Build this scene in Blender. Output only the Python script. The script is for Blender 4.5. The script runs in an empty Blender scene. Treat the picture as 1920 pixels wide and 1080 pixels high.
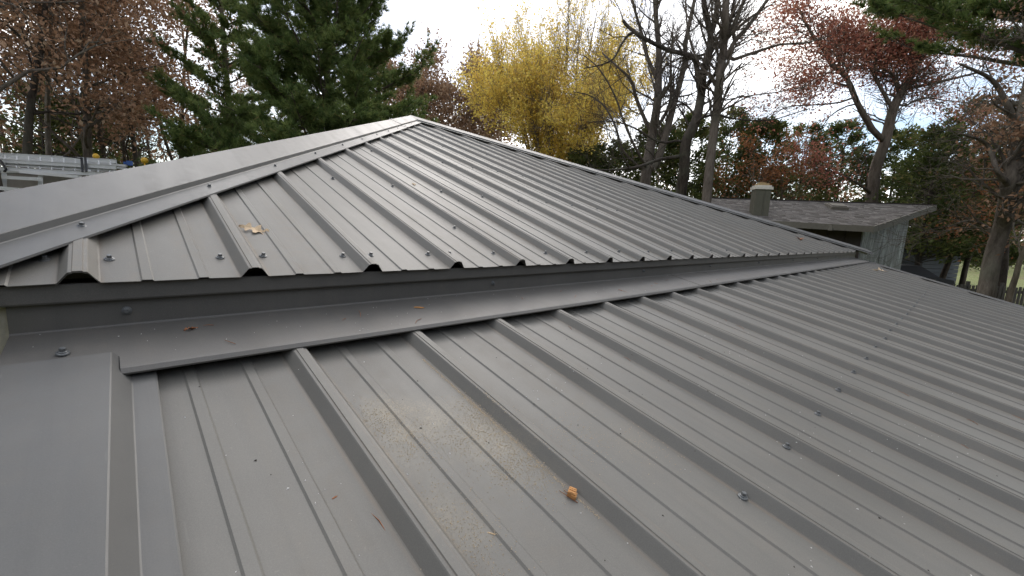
import bpy, math, random
import numpy as np
from mathutils import Matrix, Vector

# ------------------------------------------------------------------ camera, sky, sun, exposure
scene = bpy.context.scene
COL = scene.collection
Z0 = 2.186                                   # height of the upper eave above the ground
CAM = np.array([0.0355, -0.8897, 0.1139 + Z0])
FPX, YAW, PITCH, ROLL = 799.22, 0.7612, -0.1439, 0.0468


def cam_axes():
    f = np.array([math.sin(YAW) * math.cos(PITCH), math.cos(YAW) * math.cos(PITCH), math.sin(PITCH)])
    rt = np.array([math.cos(YAW), -math.sin(YAW), 0.0])
    up = np.cross(rt, f)
    return (rt * math.cos(ROLL) + up * math.sin(ROLL), -rt * math.sin(ROLL) + up * math.cos(ROLL), f)


RT, UP, FW = cam_axes()
cd = bpy.data.cameras.new('camera')
cam = bpy.data.objects.new('camera', cd)
COL.objects.link(cam)
cd.sensor_width = 36.0
cd.lens = 36.0 * FPX / 1920.0
cd.clip_start = 0.01
cd.clip_end = 2000.0
cam.matrix_world = Matrix(((RT[0], UP[0], -FW[0], CAM[0]), (RT[1], UP[1], -FW[1], CAM[1]),
                           (RT[2], UP[2], -FW[2], CAM[2]), (0, 0, 0, 1)))
scene.camera = cam

SUN_AZ, SUN_EL = math.radians(40.0), math.radians(40.0)
world = bpy.data.worlds.new('World')
scene.world = world
world.use_nodes = True
wn = world.node_tree
wn.nodes.clear()
w_out = wn.nodes.new('ShaderNodeOutputWorld')
w_bg = wn.nodes.new('ShaderNodeBackground')
w_sky = wn.nodes.new('ShaderNodeTexSky')
w_sky.sky_type = 'NISHITA'
w_sky.sun_disc = False
w_sky.sun_elevation = SUN_EL
w_sky.sun_rotation = SUN_AZ
w_tc = wn.nodes.new('ShaderNodeTexCoord')
w_map = wn.nodes.new('ShaderNodeMapping')
w_map.inputs['Scale'].default_value = (1.0, 1.0, 2.2)
w_map.inputs['Location'].default_value = (0.35, 1.9, 0.4)
w_no = wn.nodes.new('ShaderNodeTexNoise')
w_no.inputs['Scale'].default_value = 1.5
w_no.inputs['Detail'].default_value = 5.0
w_no.inputs['Roughness'].default_value = 0.5
w_rp = wn.nodes.new('ShaderNodeValToRGB')
w_rp.color_ramp.elements[0].position = 0.44
w_rp.color_ramp.elements[0].color = (0.0, 0.0, 0.0, 1)
w_rp.color_ramp.elements[1].position = 0.64
w_mix = wn.nodes.new('ShaderNodeMix')
w_mix.data_type = 'RGBA'
w_mix.inputs['B'].default_value = (12.6, 12.3, 11.9, 1)      # bright cloud deck, in the units of the sky
w_bg.inputs['Strength'].default_value = 0.15
L = wn.links.new
L(w_tc.outputs['Generated'], w_map.inputs['Vector'])
L(w_map.outputs['Vector'], w_no.inputs['Vector'])
L(w_no.outputs['Fac'], w_rp.inputs['Fac'])
L(w_rp.outputs['Color'], w_mix.inputs['Factor'])
w_dim = wn.nodes.new('ShaderNodeMix')
w_dim.data_type = 'RGBA'
w_dim.blend_type = 'MULTIPLY'
w_dim.inputs['Factor'].default_value = 1.0
w_dim.inputs['B'].default_value = (0.90, 0.90, 0.90, 1)       # thin veil in the gaps
L(w_sky.outputs['Color'], w_dim.inputs['A'])
L(w_dim.outputs['Result'], w_mix.inputs['A'])
L(w_mix.outputs['Result'], w_bg.inputs['Color'])
L(w_bg.outputs['Background'], w_out.inputs['Surface'])

sd = bpy.data.lights.new('sun', 'SUN')
sd.energy = 1.5
sd.angle = math.radians(50.0)
sd.color = (1.0, 0.95, 0.88)
sun = bpy.data.objects.new('sun', sd)
COL.objects.link(sun)
sdir = Vector((math.sin(SUN_AZ) * math.cos(SUN_EL), math.cos(SUN_AZ) * math.cos(SUN_EL), math.sin(SUN_EL)))
sun.rotation_euler = sdir.to_track_quat('Z', 'Y').to_euler()
sun.location = (0, 0, 30)

scene.view_settings.view_transform = 'Standard'
scene.view_settings.look = 'None'
scene.view_settings.exposure = 0.55
scene.view_settings.gamma = 1.0
scene.view_settings.use_curve_mapping = False

# ------------------------------------------------------------------ helpers


def ray(u, v):
    return (u - 960.0) / FPX * RT + (540.0 - v) / FPX * UP + FW


def P(u, v, d):
    """point seen at (u, v) of the photograph, d metres along the view axis"""
    return CAM + ray(u, v) * d


def hit(u, v, n, p0):
    r = ray(u, v)
    n = np.asarray(n, float)
    return CAM + r * (n @ (np.asarray(p0, float) - CAM)) / (n @ r)


class MB:
    """collects vertices and faces (lists of equal-length arrays) for one mesh"""

    def __init__(self):
        self.v, self.f, self.n, self.t = [], [], 0, []

    def add(self, v, faces, tone=None):
        v = np.asarray(v, float).reshape(-1, 3)
        for f in (faces if isinstance(faces, list) and len(faces) and isinstance(faces[0], np.ndarray) else [faces]):
            f = np.asarray(f, int)
            if f.ndim == 1:
                f = f[None]
            self.f.append(f + self.n)
        self.v.append(v)
        self.t.append(np.full(len(v), 0.5) if tone is None else np.broadcast_to(np.asarray(tone, float), (len(v),)))
        self.n += len(v)

    def box(self, c, s, axes=None, tone=None):
        c = np.asarray(c, float)
        ax = np.eye(3) if axes is None else np.asarray(axes, float)
        k = np.array([[x, y, z] for x in (-.5, .5) for y in (-.5, .5) for z in (-.5, .5)]) * np.asarray(s, float)
        self.add(c + k @ ax, np.array([[0, 1, 3, 2], [4, 6, 7, 5], [0, 4, 5, 1], [2, 3, 7, 6], [0, 2, 6, 4], [1, 5, 7, 3]]), tone)

    def bar(self, a, b, w, h, tone=None):
        a, b = np.asarray(a, float), np.asarray(b, float)
        d = b - a
        ln = np.linalg.norm(d)
        d /= ln
        s = np.cross(d, [0, 0, 1.0]) if abs(d[2]) < .95 else np.cross(d, [0, 1.0, 0])
        s /= np.linalg.norm(s)
        t = np.cross(s, d)
        self.box((a + b) / 2, (ln, w, h), np.stack([d, s, t]), tone)

    def tube(self, pts, rad, sides=5, cap=True):
        pts = np.asarray(pts, float)
        rad = np.broadcast_to(np.asarray(rad, float), (len(pts),))
        tg = np.gradient(pts, axis=0)
        tg /= np.linalg.norm(tg, axis=1, keepdims=True) + 1e-12
        ref = np.array([0, 0, 1.0]) if abs(tg[0, 2]) < .9 else np.array([1.0, 0, 0])
        s = np.cross(tg, ref)
        s /= np.linalg.norm(s, axis=1, keepdims=True) + 1e-12
        t = np.cross(s, tg)
        a = np.arange(sides) * 2 * math.pi / sides
        ring = (np.cos(a)[None, :, None] * s[:, None] + np.sin(a)[None, :, None] * t[:, None]) * rad[:, None, None] + pts[:, None]
        n = len(pts)
        i = np.arange(n - 1)[:, None] * sides
        j = np.arange(sides)[None]
        k = (j + 1) % sides
        q = np.stack([i + j, i + k, i + sides + k, i + sides + j], -1).reshape(-1, 4)
        fs = [q]
        if cap and sides > 3:
            fs += [np.arange(sides)[::-1][None], (np.arange(sides) + (n - 1) * sides)[None]]
        self.add(ring.reshape(-1, 3), fs)

    def build(self, name, mat, parent=None, smooth=False, tone=False, sharp=None):
        v = np.concatenate(self.v)
        if parent is not None:
            q = parent
            while q is not None:
                v = v - np.array(q.location)
                q = q.parent
        me = bpy.data.meshes.new(name)
        me.vertices.add(len(v))
        me.vertices.foreach_set('co', v.astype(np.float32).ravel())
        tot = np.concatenate([np.full(len(f), f.shape[1]) for f in self.f])
        loops = np.concatenate([f.ravel() for f in self.f])
        me.loops.add(len(loops))
        me.loops.foreach_set('vertex_index', loops.astype(np.int32))
        me.polygons.add(len(tot))
        me.polygons.foreach_set('loop_start', np.concatenate([[0], np.cumsum(tot)[:-1]]).astype(np.int32))
        me.polygons.foreach_set('loop_total', tot.astype(np.int32))
        me.polygons.foreach_set('use_smooth', np.full(len(tot), bool(smooth)))
        if tone:
            at = me.attributes.new('tone', 'FLOAT', 'POINT')
            at.data.foreach_set('value', np.concatenate(self.t).astype(np.float32))
        me.update(calc_edges=True)
        me.validate()
        if smooth and sharp:
            me.set_sharp_from_angle(angle=sharp)
        me.materials.append(mat)
        o = bpy.data.objects.new(name, me)
        COL.objects.link(o)
        if parent is not None:
            o.parent = parent
        return o


def tag(o, label=None, cat=None, group=None, kind=None):
    for k, x in (('label', label), ('category', cat), ('group', group), ('kind', kind)):
        if x:
            o[k] = x
    return o


def thing(name, label, cat, loc, group=None):
    o = bpy.data.objects.new(name, None)
    COL.objects.link(o)
    o.location = [float(x) for x in loc]
    o.empty_display_size = 0.2
    return tag(o, label, cat, group)


def lone(name, mb, mat, label, cat, group=None, **kw):
    """a thing that is one mesh; its origin is put at its base"""
    v = np.concatenate(mb.v)
    base = np.array([(v[:, 0].min() + v[:, 0].max()) / 2, (v[:, 1].min() + v[:, 1].max()) / 2, v[:, 2].min()])
    mb.v = [v - base]
    o = mb.build(name, mat, None, **kw)
    o.location = base
    return tag(o, label, cat, group)


# ------------------------------------------------------------------ materials
def newmat(name):
    m = bpy.data.materials.new(name)
    m.use_nodes = True
    nt = m.node_tree
    b = nt.nodes['Principled BSDF']
    return m, nt, b


def nd(nt, typ, **kw):
    n = nt.nodes.new(typ)
    for k, v in kw.items():
        if k in n.inputs:
            n.inputs[k].default_value = v
        else:
            setattr(n, k, v)
    return n


def ramp(nt, fac, stops):
    r = nt.nodes.new('ShaderNodeValToRGB')
    while len(r.color_ramp.elements) < len(stops):
        r.color_ramp.elements.new(0.5)
    for e, (p, c) in zip(r.color_ramp.elements, stops):
        e.position = p
        e.color = (*c, 1) if len(c) == 3 else c
    nt.links.new(fac, r.inputs['Fac'])
    return r.outputs['Color']


def mixc(nt, fac, a, b, blend='MIX'):
    m = nt.nodes.new('ShaderNodeMix')
    m.data_type = 'RGBA'
    m.blend_type = blend
    for s, x in (('Factor', fac), ('A', a), ('B', b)):
        if hasattr(x, 'links'):
            nt.links.new(x, m.inputs[s])
        else:
            m.inputs[s].default_value = x if s == 'Factor' else (*x, 1)
    return m.outputs['Result']


def mathn(nt, op, a, b=None, clamp=False):
    m = nt.nodes.new('ShaderNodeMath')
    m.operation = op
    m.use_clamp = clamp
    for i, x in enumerate((a, b)):
        if x is None:
            continue
        if hasattr(x, 'links'):
            nt.links.new(x, m.inputs[i])
        else:
            m.inputs[i].default_value = x
    return m.outputs[0]


def noise(nt, vec, scale, detail=4, rough=.55, dist=0):
    n = nd(nt, 'ShaderNodeTexNoise', Scale=scale, Detail=detail, Roughness=rough, Distortion=dist)
    if vec is not None:
        nt.links.new(vec, n.inputs['Vector'])
    return n.outputs['Fac']


def coords(nt, scale=(1, 1, 1), rot=(0, 0, 0)):
    g = nt.nodes.new('ShaderNodeNewGeometry')
    m = nt.nodes.new('ShaderNodeMapping')
    m.inputs['Scale'].default_value = scale
    m.inputs['Rotation'].default_value = rot
    nt.links.new(g.outputs['Position'], m.inputs['Vector'])
    return m.outputs['Vector']


def bump(nt, b, h, strength, dist):
    n = nd(nt, 'ShaderNodeBump', Strength=strength, Distance=dist)
    nt.links.new(h, n.inputs['Height'])
    nt.links.new(n.outputs['Normal'], b.inputs['Normal'])


def painted_metal(name, base, rough=.42, dust=0.5, patches=(), phase=None):
    m, nt, b = newmat(name)
    p = coords(nt)
    streak = noise(nt, coords(nt, (9, .8, .8)), 2.0, 5, .6)
    blot = noise(nt, p, 3.5, 5, .6)
    fine = noise(nt, p, 900, 2, .6)
    c = mixc(nt, ramp(nt, blot, [(.32, (0, 0, 0)), (.70, (1, 1, 1))]), tuple(x * .93 for x in base), tuple(x * 1.17 for x in base))
    # pollen-brown film of dust
    dm = mathn(nt, 'MULTIPLY', ramp(nt, streak, [(.42, (0, 0, 0)), (.78, (1, 1, 1))]), ramp(nt, noise(nt, p, 40, 4, .7), [(.35, (0, 0, 0)), (.8, (1, 1, 1))]))
    c = mixc(nt, mathn(nt, 'MULTIPLY', dm, dust), c, (.24, .20, .155))
    # run-off streaks down the slope and pale scuffs
    run = noise(nt, coords(nt, (1, .035, .035)), 55, 4, .65)
    c = mixc(nt, mathn(nt, 'MULTIPLY', ramp(nt, run, [(.50, (0, 0, 0)), (.72, (1, 1, 1))]), .30), c, tuple(x * .80 for x in base))
    scf = noise(nt, coords(nt, (1, .12, .12), (0, 0, .35)), 120, 3, .6)
    c = mixc(nt, mathn(nt, 'MULTIPLY', ramp(nt, scf, [(.71, (0, 0, 0)), (.76, (1, 1, 1))]), .22), c, tuple(x * 1.8 for x in base))
    # speckle of the paint grain
    c = mixc(nt, mathn(nt, 'MULTIPLY', ramp(nt, fine, [(.40, (0, 0, 0)), (.68, (1, 1, 1))]), .34 if dust > .3 else .16), c, tuple(x * 1.7 for x in base))
    spots = ramp(nt, noise(nt, p, 260, 2, .5), [(.70, (0, 0, 0)), (.74, (1, 1, 1))])
    c = mixc(nt, mathn(nt, 'MULTIPLY', spots, .25 * dust), c, (.40, .36, .30))
    if phase is not None:
        sx = nt.nodes.new('ShaderNodeSeparateXYZ')
        nt.links.new(p, sx.inputs[0])
        w = mathn(nt, 'PINGPONG', mathn(nt, 'SUBTRACT', sx.outputs['X'], phase), .1143)
        dd = mathn(nt, 'ABSOLUTE', mathn(nt, 'SUBTRACT', w, .0245))
        ff = mathn(nt, 'SUBTRACT', 1.0, mathn(nt, 'DIVIDE', dd, .0048), True)
        d2 = mathn(nt, 'ABSOLUTE', mathn(nt, 'SUBTRACT', w, .0058))
        f2 = mathn(nt, 'SUBTRACT', 1.0, mathn(nt, 'DIVIDE', d2, .0014), True)
        ff = mathn(nt, 'MAXIMUM', ff, mathn(nt, 'MULTIPLY', f2, .8))
        lod = ramp(nt, noise(nt, coords(nt, (1, .35, 1)), 5.5, 5, .7), [(.36, (.12, .12, .12)), (.66, (1, 1, 1))])
        c = mixc(nt, mathn(nt, 'MULTIPLY', mathn(nt, 'MULTIPLY', ff, lod), .42), c, (.23, .165, .105))
    for (x, y, r, k) in patches:
        d = nd(nt, 'ShaderNodeVectorMath', operation='DISTANCE')
        s = nd(nt, 'ShaderNodeMapping')
        s.inputs['Scale'].default_value = (1, .75, 0)
        nt.links.new(p, s.inputs['Vector'])
        nt.links.new(s.outputs['Vector'], d.inputs[0])
        d.inputs[1].default_value = (x, y * .75, 0)
        rr = mathn(nt, 'ADD', d.outputs['Value'], mathn(nt, 'MULTIPLY', mathn(nt, 'SUBTRACT', noise(nt, p, 22, 5, .7), .5), r * 2.2))
        f = mathn(nt, 'SUBTRACT', 1.0, mathn(nt, 'DIVIDE', rr, r), True)
        g = ramp(nt, noise(nt, p, 420, 3, .8), [(.42, (0, 0, 0)), (.66, (1, 1, 1))])
        c = mixc(nt, mathn(nt, 'MULTIPLY', mathn(nt, 'MULTIPLY', f, g), k * .62), c, (.36, .305, .215))
    nt.links.new(c, b.inputs['Base Color'])
    b.inputs['Specular IOR Level'].default_value = .42
    rr = mathn(nt, 'ADD', mathn(nt, 'MULTIPLY', dm, .25), rough)
    nt.links.new(rr, b.inputs['Roughness'])
    hh = mathn(nt, 'ADD', mathn(nt, 'MULTIPLY', noise(nt, p, 700, 2, .5), .10), mathn(nt, 'MULTIPLY', noise(nt, coords(nt, (1, .55, 1)), 7.0, 3, .45), 7.0))
    bump(nt, b, hh, .30, .0016)
    return m


def plain(name, c, rough=.6, metal=0.0, var=.25, scale=12, bscale=None, bdist=.003):
    m, nt, b = newmat(name)
    p = coords(nt)
    f = noise(nt, p, scale, 5, .6)
    nt.links.new(mixc(nt, f, tuple(x * (1 - var) for x in c), tuple(min(1, x * (1 + var)) for x in c)), b.inputs['Base Color'])
    b.inputs['Roughness'].default_value = rough
    b.inputs['Metallic'].default_value = metal
    if bscale:
        bump(nt, b, noise(nt, p, bscale, 5, .65), .6, bdist)
    return m


def leafmat(name, stops, transl=.35, rough=.6):
    m, nt, b = newmat(name)
    a = nd(nt, 'ShaderNodeAttribute', attribute_name='tone')
    c = ramp(nt, a.outputs['Fac'], stops)
    nt.links.new(c, b.inputs['Base Color'])
    b.inputs['Roughness'].default_value = rough
    b.inputs['Specular IOR Level'].default_value = .25
    t = nt.nodes.new('ShaderNodeBsdfTranslucent')
    nt.links.new(c, t.inputs['Color'])
    mx = nt.nodes.new('ShaderNodeMixShader')
    mx.inputs['Fac'].default_value = transl
    nt.links.new(b.outputs['BSDF'], mx.inputs[1])
    nt.links.new(t.outputs['BSDF'], mx.inputs[2])
    nt.links.new(mx.outputs['Shader'], nt.nodes['Material Output'].inputs['Surface'])
    return m


def barkmat(name, c1, c2, scale=9):
    m, nt, b = newmat(name)
    f = noise(nt, coords(nt, (1, 1, .22)), scale, 6, .7)
    g = noise(nt, coords(nt), 2.0, 4, .6)
    c = mixc(nt, ramp(nt, f, [(.35, (0, 0, 0)), (.68, (1, 1, 1))]), c1, c2)
    c = mixc(nt, mathn(nt, 'MULTIPLY', ramp(nt, g, [(.5, (0, 0, 0)), (.75, (1, 1, 1))]), .4), c, (.13, .14, .10))
    nt.links.new(c, b.inputs['Base Color'])
    b.inputs['Roughness'].default_value = .9
    b.inputs['Specular IOR Level'].default_value = .15
    bump(nt, b, f, .8, .03)
    return m


BASE = (.133, .1275, .113)
SAW = [(.36, -.34, .07, .9), (.415, -.40, .075, .95), (.325, -.335, .045, .9), (.44, -.47, .06, .7), (.30, -.52, .05, .8), (.64, -.55, .06, .35),
       (1.012, .78, .12, .45), (.30, -.40, .06, .5)]
M = {
    'roof': painted_metal('roof_paint', BASE, .52, .85, SAW[-2:-1], 0.0),
    'lowroof': painted_metal('lower_roof_paint', BASE, .52, .50, SAW, .2632),
    'trim': painted_metal('trim_paint', (.103, .102, .096), .44, .18),
    'flash': painted_metal('flashing_paint', (.106, .101, .092), .48, .35),
    'screw': plain('screw_head', (.15, .155, .155), .36, .25, .2, 400),
    'washer': plain('rubber_washer', (.03, .03, .03), .7),
    'sheath': plain('pale_sheathing', (.50, .46, .38), .9, 0, .3, 90, 200),
    'soffit': plain('soffit', (.10, .095, .085), .7),
    'siding': plain('plain_wall', (.30, .28, .25), .8, 0, .15, 6),
    'oakbark': barkmat('oak_bark', (.055, .045, .036), (.16, .135, .11)),
    'greybark': barkmat('grey_bark', (.10, .088, .075), (.24, .21, .18)),
    'darkbark': barkmat('dark_bark', (.030, .025, .021), (.085, .070, .058)),
    'tanbark': barkmat('tan_bark', (.12, .098, .075), (.25, .21, .165)),
    'midbark': barkmat('mid_bark', (.07, .057, .046), (.155, .128, .105)),
    'pinebark': barkmat('pine_bark', (.045, .036, .028), (.12, .095, .075)),
    'brownleaf': leafmat('brown_oak_leaf', [(0, (.16, .092, .055)), (.45, (.29, .165, .098)), (.8, (.38, .235, .145)), (1, (.44, .32, .22))], .38),
    'redleaf': leafmat('red_oak_leaf', [(0, (.22, .085, .062)), (.5, (.42, .165, .115)), (.85, (.50, .25, .16)), (1, (.52, .34, .23))], .48),
    'orangeleaf': leafmat('orange_oak_leaf', [(0, (.18, .07, .03)), (.5, (.32, .135, .055)), (1, (.42, .21, .10))], .38),
    'tanleaf': leafmat('tan_brown_leaf', [(0, (.20, .125, .08)), (.5, (.33, .21, .13)), (1, (.44, .33, .23))], .42),
    'yellowleaf': leafmat('yellow_leaf', [(0, (.64, .44, .10)), (.35, (.78, .60, .13)), (.75, (.82, .69, .18)), (1, (.74, .52, .18))], .58),
    'pineneedle': leafmat('pine_needle', [(0, (.068, .110, .034)), (.5, (.132, .182, .054)), (.9, (.20, .245, .076)), (1, (.26, .20, .08))], .40),
    'cedar': leafmat('cedar_spray', [(0, (.052, .074, .024)), (.5, (.110, .138, .042)), (.9, (.185, .20, .064)), (1, (.24, .17, .08))], .42),
    'farleaf': leafmat('far_wood_leaf', [(0, (.035, .055, .025)), (.3, (.05, .07, .03)), (.34, (.15, .075, .035)), (.8, (.22, .115, .06)), (1, (.28, .2, .12))], .35),
    'shingle': leafmat('asphalt_shingle', [(0, (.15, .137, .125)), (.5, (.19, .174, .160)), (1, (.25, .232, .215))], 0.0, .95),
    'fascia': plain('brown_fascia', (.16, .145, .118), .7, 0, .25, 14),
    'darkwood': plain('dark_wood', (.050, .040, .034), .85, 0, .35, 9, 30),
    'flue': plain('olive_flue', (.105, .100, .072), .7, 0, .15, 8),
    'cap_white': plain('weathered_white', (.66, .62, .54), .7, 0, .2, 25),
    'cap_tan': plain('tan_flue_cap', (.45, .32, .16), .8, 0, .3, 25),
    'white': plain('white_enamel', (.80, .80, .79), .35, 0, .06, 5),
    'truckpaint': plain('dusty_truck_paint', (.34, .31, .285), .6, 0, .25, 4),
    'alu': plain('aluminium', (.70, .71, .71), .42, .15, .15, 40),
    'black': plain('black_plastic', (.02, .02, .022), .5),
    'yellow': plain('yellow_plastic', (.68, .40, .03), .5, 0, .1),
    'blue': plain('blue_plastic', (.02, .08, .30), .5, 0, .1),
    'greyhouse': plain('blue_grey_siding', (.085, .098, .115), .75, 0, .15, 5),
    'fence': plain('weathered_fence', (.085, .078, .068), .9, 0, .35, 10, 40),
    'darkpaint': plain('dark_vehicle', (.012, .013, .016), .75, 0, .2, 4),
    'dryleaf': plain('dry_oak_leaf', (.58, .43, .27), .8, 0, .35, 60),
    'russet': plain('russet_leaf', (.30, .12, .05), .8, 0, .35, 80),
    'chip': plain('fresh_wood', (.50, .25, .09), .8, 0, .35, 160, 300, .001),
    'splinter': plain('pale_splinter', (.55, .40, .24), .8, 0, .3, 120),
    'sawdust': plain('sawdust', (.54, .43, .29), .9, 0, .3, 300),
    'white_chip': plain('white_chip', (.78, .76, .72), .7, 0, .1),
    'dark_crumb': plain('dark_crumb', (.03, .022, .016), .9),
}

# weathered silvery wall of the neighbouring house
m, nt, b = newmat('silvery_boards')
f = noise(nt, coords(nt, (3.2, 3.2, .55)), 2.6, 6, .65, .6)
g = noise(nt, coords(nt, (5, 5, 2.2)), 3.0, 5, .7)
c = ramp(nt, f, [(.28, (.065, .067, .070)), (.45, (.15, .155, .161)), (.58, (.27, .278, .288)), (.70, (.64, .655, .665))])
c = mixc(nt, ramp(nt, g, [(.46, (0, 0, 0)), (.70, (1, 1, 1))]), c, (.13, .135, .135))
h_ = noise(nt, coords(nt, (1.6, 1.6, .7)), 1.7, 3, .5)
c = mixc(nt, mathn(nt, 'MULTIPLY', ramp(nt, h_, [(.55, (0, 0, 0)), (.70, (1, 1, 1))]), .6), c, (.58, .64, .66))
nt.links.new(c, b.inputs['Base Color'])
b.inputs['Roughness'].default_value = .45
bump(nt, b, g, .6, .04)
M['silver'] = m

# ground: leaf litter near, mown grass further off
m, nt, b = newmat('lawn_and_litter')
p = coords(nt)
gr = ramp(nt, noise(nt, p, 1.2, 6, .7), [(.3, (.085, .115, .028)), (.5, (.15, .175, .045)), (.66, (.20, .15, .075)), (.8, (.24, .22, .085))])
li = ramp(nt, noise(nt, p, 14, 5, .7), [(.3, (.07, .045, .028)), (.55, (.16, .10, .06)), (.75, (.25, .17, .10))])
wv = ramp(nt, noise(nt, p, .08, 4, .6), [(.30, (0, 0, 0)), (.42, (1, 1, 1))])
nt.links.new(mixc(nt, wv, li, gr), b.inputs['Base Color'])
b.inputs['Roughness'].default_value = .95
bump(nt, b, noise(nt, p, 25, 5, .7), .8, .05)
M['ground'] = m

# ------------------------------------------------------------------ the ground
gm = MB()
n = 60
xs = np.linspace(-1, 1, n)
xs = np.sign(xs) * (np.abs(xs) ** 2) * 450
gx, gy = np.meshgrid(xs, xs, indexing='ij')
rg = np.hypot(gx, gy)
gz = .25 * np.sin(gx * .05 + 1) * np.cos(gy * .045) * np.clip((rg - 12) / 30, 0, 1)
i = (np.arange(n - 1)[:, None] * n + np.arange(n - 1)[None]).ravel()
gm.add(np.stack([gx, gy, gz], -1), np.stack([i, i + n, i + n + 1, i + 1], -1))
tag(gm.build('ground', M['ground'], smooth=True), 'flat ground of mown grass and fallen leaves around the trees', None, None, 'structure')

# ------------------------------------------------------------------ the metal roof
S = .2286
M1, M2 = .3446, .2302
H2, A2 = .1281, .112
X0L = .2632
XC = 6.60                                    # right corner of the upper eave
K1 = 1.25                                    # plan direction of the left hip
HX = -.285                                   # the left hip line meets the eave level here
NH = np.array([-K1, 1.0]) / math.hypot(K1, 1)
APX = 2.60
APY = K1 * (APX - HX)
KR = APY / (XC + .12 - APX)
roof = thing('metal_roof_pavilion', 'charcoal ribbed metal roof in two tiers with screws, filling the foreground', 'building', (3.0, 1.5, 0))


def zu(y):
    return Z0 + M1 * y


def zl(y):
    return Z0 - H2 + M2 * (y + A2)


RIB = [(-.0235, 0), (-.0220, .0006), (-.0112, .0160), (-.0100, .0172), (-.0062, .0176), (-.0052, .0190), (.0052, .0190), (.0062, .0176),
       (.0100, .0172), (.0112, .0160), (.0220, .0006), (.0235, 0)]


def minor(c):
    return [(c - .0085, 0), (c - .0060, .0024), (c + .0060, .0024), (c + .0085, 0)]


def panel(name, x_first, ylow, yhigh, zf, slope, k):
    """one 0.91 m sheet: four ribs, its right edge lapped over the next sheet"""
    prof = []
    for j in range(5):
        lift = .0016 if j == 4 else 0.0
        prof += [(j * S + x, z + lift) for x, z in RIB]
        if j < 4:
            prof += minor(j * S + .0775) + minor(j * S + .1515)
    pr = np.array(prof)
    jit = np.random.default_rng(300 + k)
    dy, dx = jit.uniform(-.0025, .0025), jit.uniform(-.0012, .0012)
    x = x_first + pr[:, 0] + dx
    lo_ = np.array([ylow(t) + dy + .0007 * math.sin(t * 47) for t in x])
    hi_ = np.array([yhigh(t) for t in x])
    keep = hi_ > lo_ + .004
    if keep.sum() < 2:
        return None
    i0 = np.where(keep)[0]
    x, z, lo_, hi_ = x[i0], pr[i0, 1], lo_[i0], hi_[i0]
    c = 1 / math.hypot(1, slope)
    up = np.array([0, -slope * c, c])
    rows = []
    for y in (lo_, hi_):
        base = np.stack([x, y, zf(y)], -1)
        rows += [base + up * z[:, None], base + up * (z[:, None] - .0011)]
    m = len(x)
    mb = MB()
    v = np.concatenate(rows)
    a = np.arange(m - 1)
    f = [np.stack([a, a + 1, a + 1 + 2 * m, a + 2 * m], -1), np.stack([a + m, a + 3 * m, a + 1 + 3 * m, a + 1 + m], -1),
         np.stack([a, a + m, a + 1 + m, a + 1], -1), np.stack([a + 2 * m, a + 1 + 2 * m, a + 1 + 3 * m, a + 3 * m], -1),
         np.array([[0, 2 * m, 3 * m, m]]), np.array([[m - 1, 2 * m - 1, 4 * m - 1, 3 * m - 1]])]
    mb.add(v, f)
    return mb.build(name, M['roof'] if k < 20 else M['lowroof'], roof)


def hip_y(x):
    left = K1 * (x - HX) - .02
    right = KR * (XC + .12 - x) - .02
    return min(left, right)


for i in range(-1, 8):
    panel('roof_panel', i * 4 * S, lambda x: 0.0, lambda x: min(hip_y(x), 9), zu, M1, i)


def rake_x(y):                                # right-hand edge of the lower tier
    return 6.60 + (y + .07) * .65


# side planes of the upper tier (seen only from elsewhere)
sm = MB()
ax_ = np.array([APX, APY, zu(APY)])
lc = np.array([HX, 0, Z0 - .004])
rc = np.array([XC + .12, 0, Z0 - .004])
bl = np.array([HX, 2 * APY, Z0 - .004])
br = np.array([XC + .12, 2 * APY, Z0 - .004])
tp = ax_ - np.array([0, 0, .004])
sm.add([lc, tp, bl], np.array([[0, 1, 2]]))
sm.add([rc, br, tp], np.array([[0, 1, 2]]))
sm.add([bl, tp, br], np.array([[0, 1, 2]]))
sm.build('side_slope', M['roof'], roof)
for s0, s1, sl in ((lc, bl, -1), (rc, br, 1)):
    k = 0
    while True:
        y = .15 + k * S
        k += 1
        if y > 2 * APY - .1:
            break
        t = 1 - abs(y - APY) / APY
        a = s0 + (s1 - s0) * (y / (2 * APY))
        e = np.array([s0[0] + (APX - s0[0]) * t, y, s0[2] + (tp[2] - s0[2]) * t])
        rb = MB()
        rb.bar(a + [0, 0, .008], e + [0, 0, .008], .022, .02)
        rb.build('rib', M['roof'], roof)


# ---- hip caps: folded flashing, profile across (d from the flange edge, height above the pans)
def sweep(name, prof, line, mat, thick=.0012):
    """prof: list of (offset, height); line: function s -> (origin, across, up) for s in 0..1 ends"""
    mb = MB()
    rows = []
    for (o, ac, u) in line:
        o, ac, u = (np.asarray(q, float) for q in (o, ac, u))
        r = np.array([o + ac * d + u * h for d, h in prof])
        rows += [r, r - u * thick + ac * thick * .5]
    m = len(prof)
    v = np.concatenate(rows)
    a = np.arange(m - 1)
    fs = []
    for s in range(len(line) - 1):
        b0, b1 = 2 * s * m, 2 * (s + 1) * m
        fs += [np.stack([b0 + a, b0 + a + 1, b1 + a + 1, b1 + a], -1), np.stack([b0 + m + a, b1 + m + a, b1 + m + a + 1, b0 + m + a + 1], -1),
               np.array([[b0, b1, b1 + m, b0 + m], [b0 + m - 1, b0 + 2 * m - 1, b1 + 2 * m - 1, b1 + m - 1]])]
    e = 2 * (len(line) - 1) * m
    fs += [np.stack([a, a + m, a + 1 + m, a + 1], -1), np.stack([e + a, e + a + 1, e + a + 1 + m, e + a + m], -1)]
    mb.add(v, fs)
    return mb.build(name, mat, roof)


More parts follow.
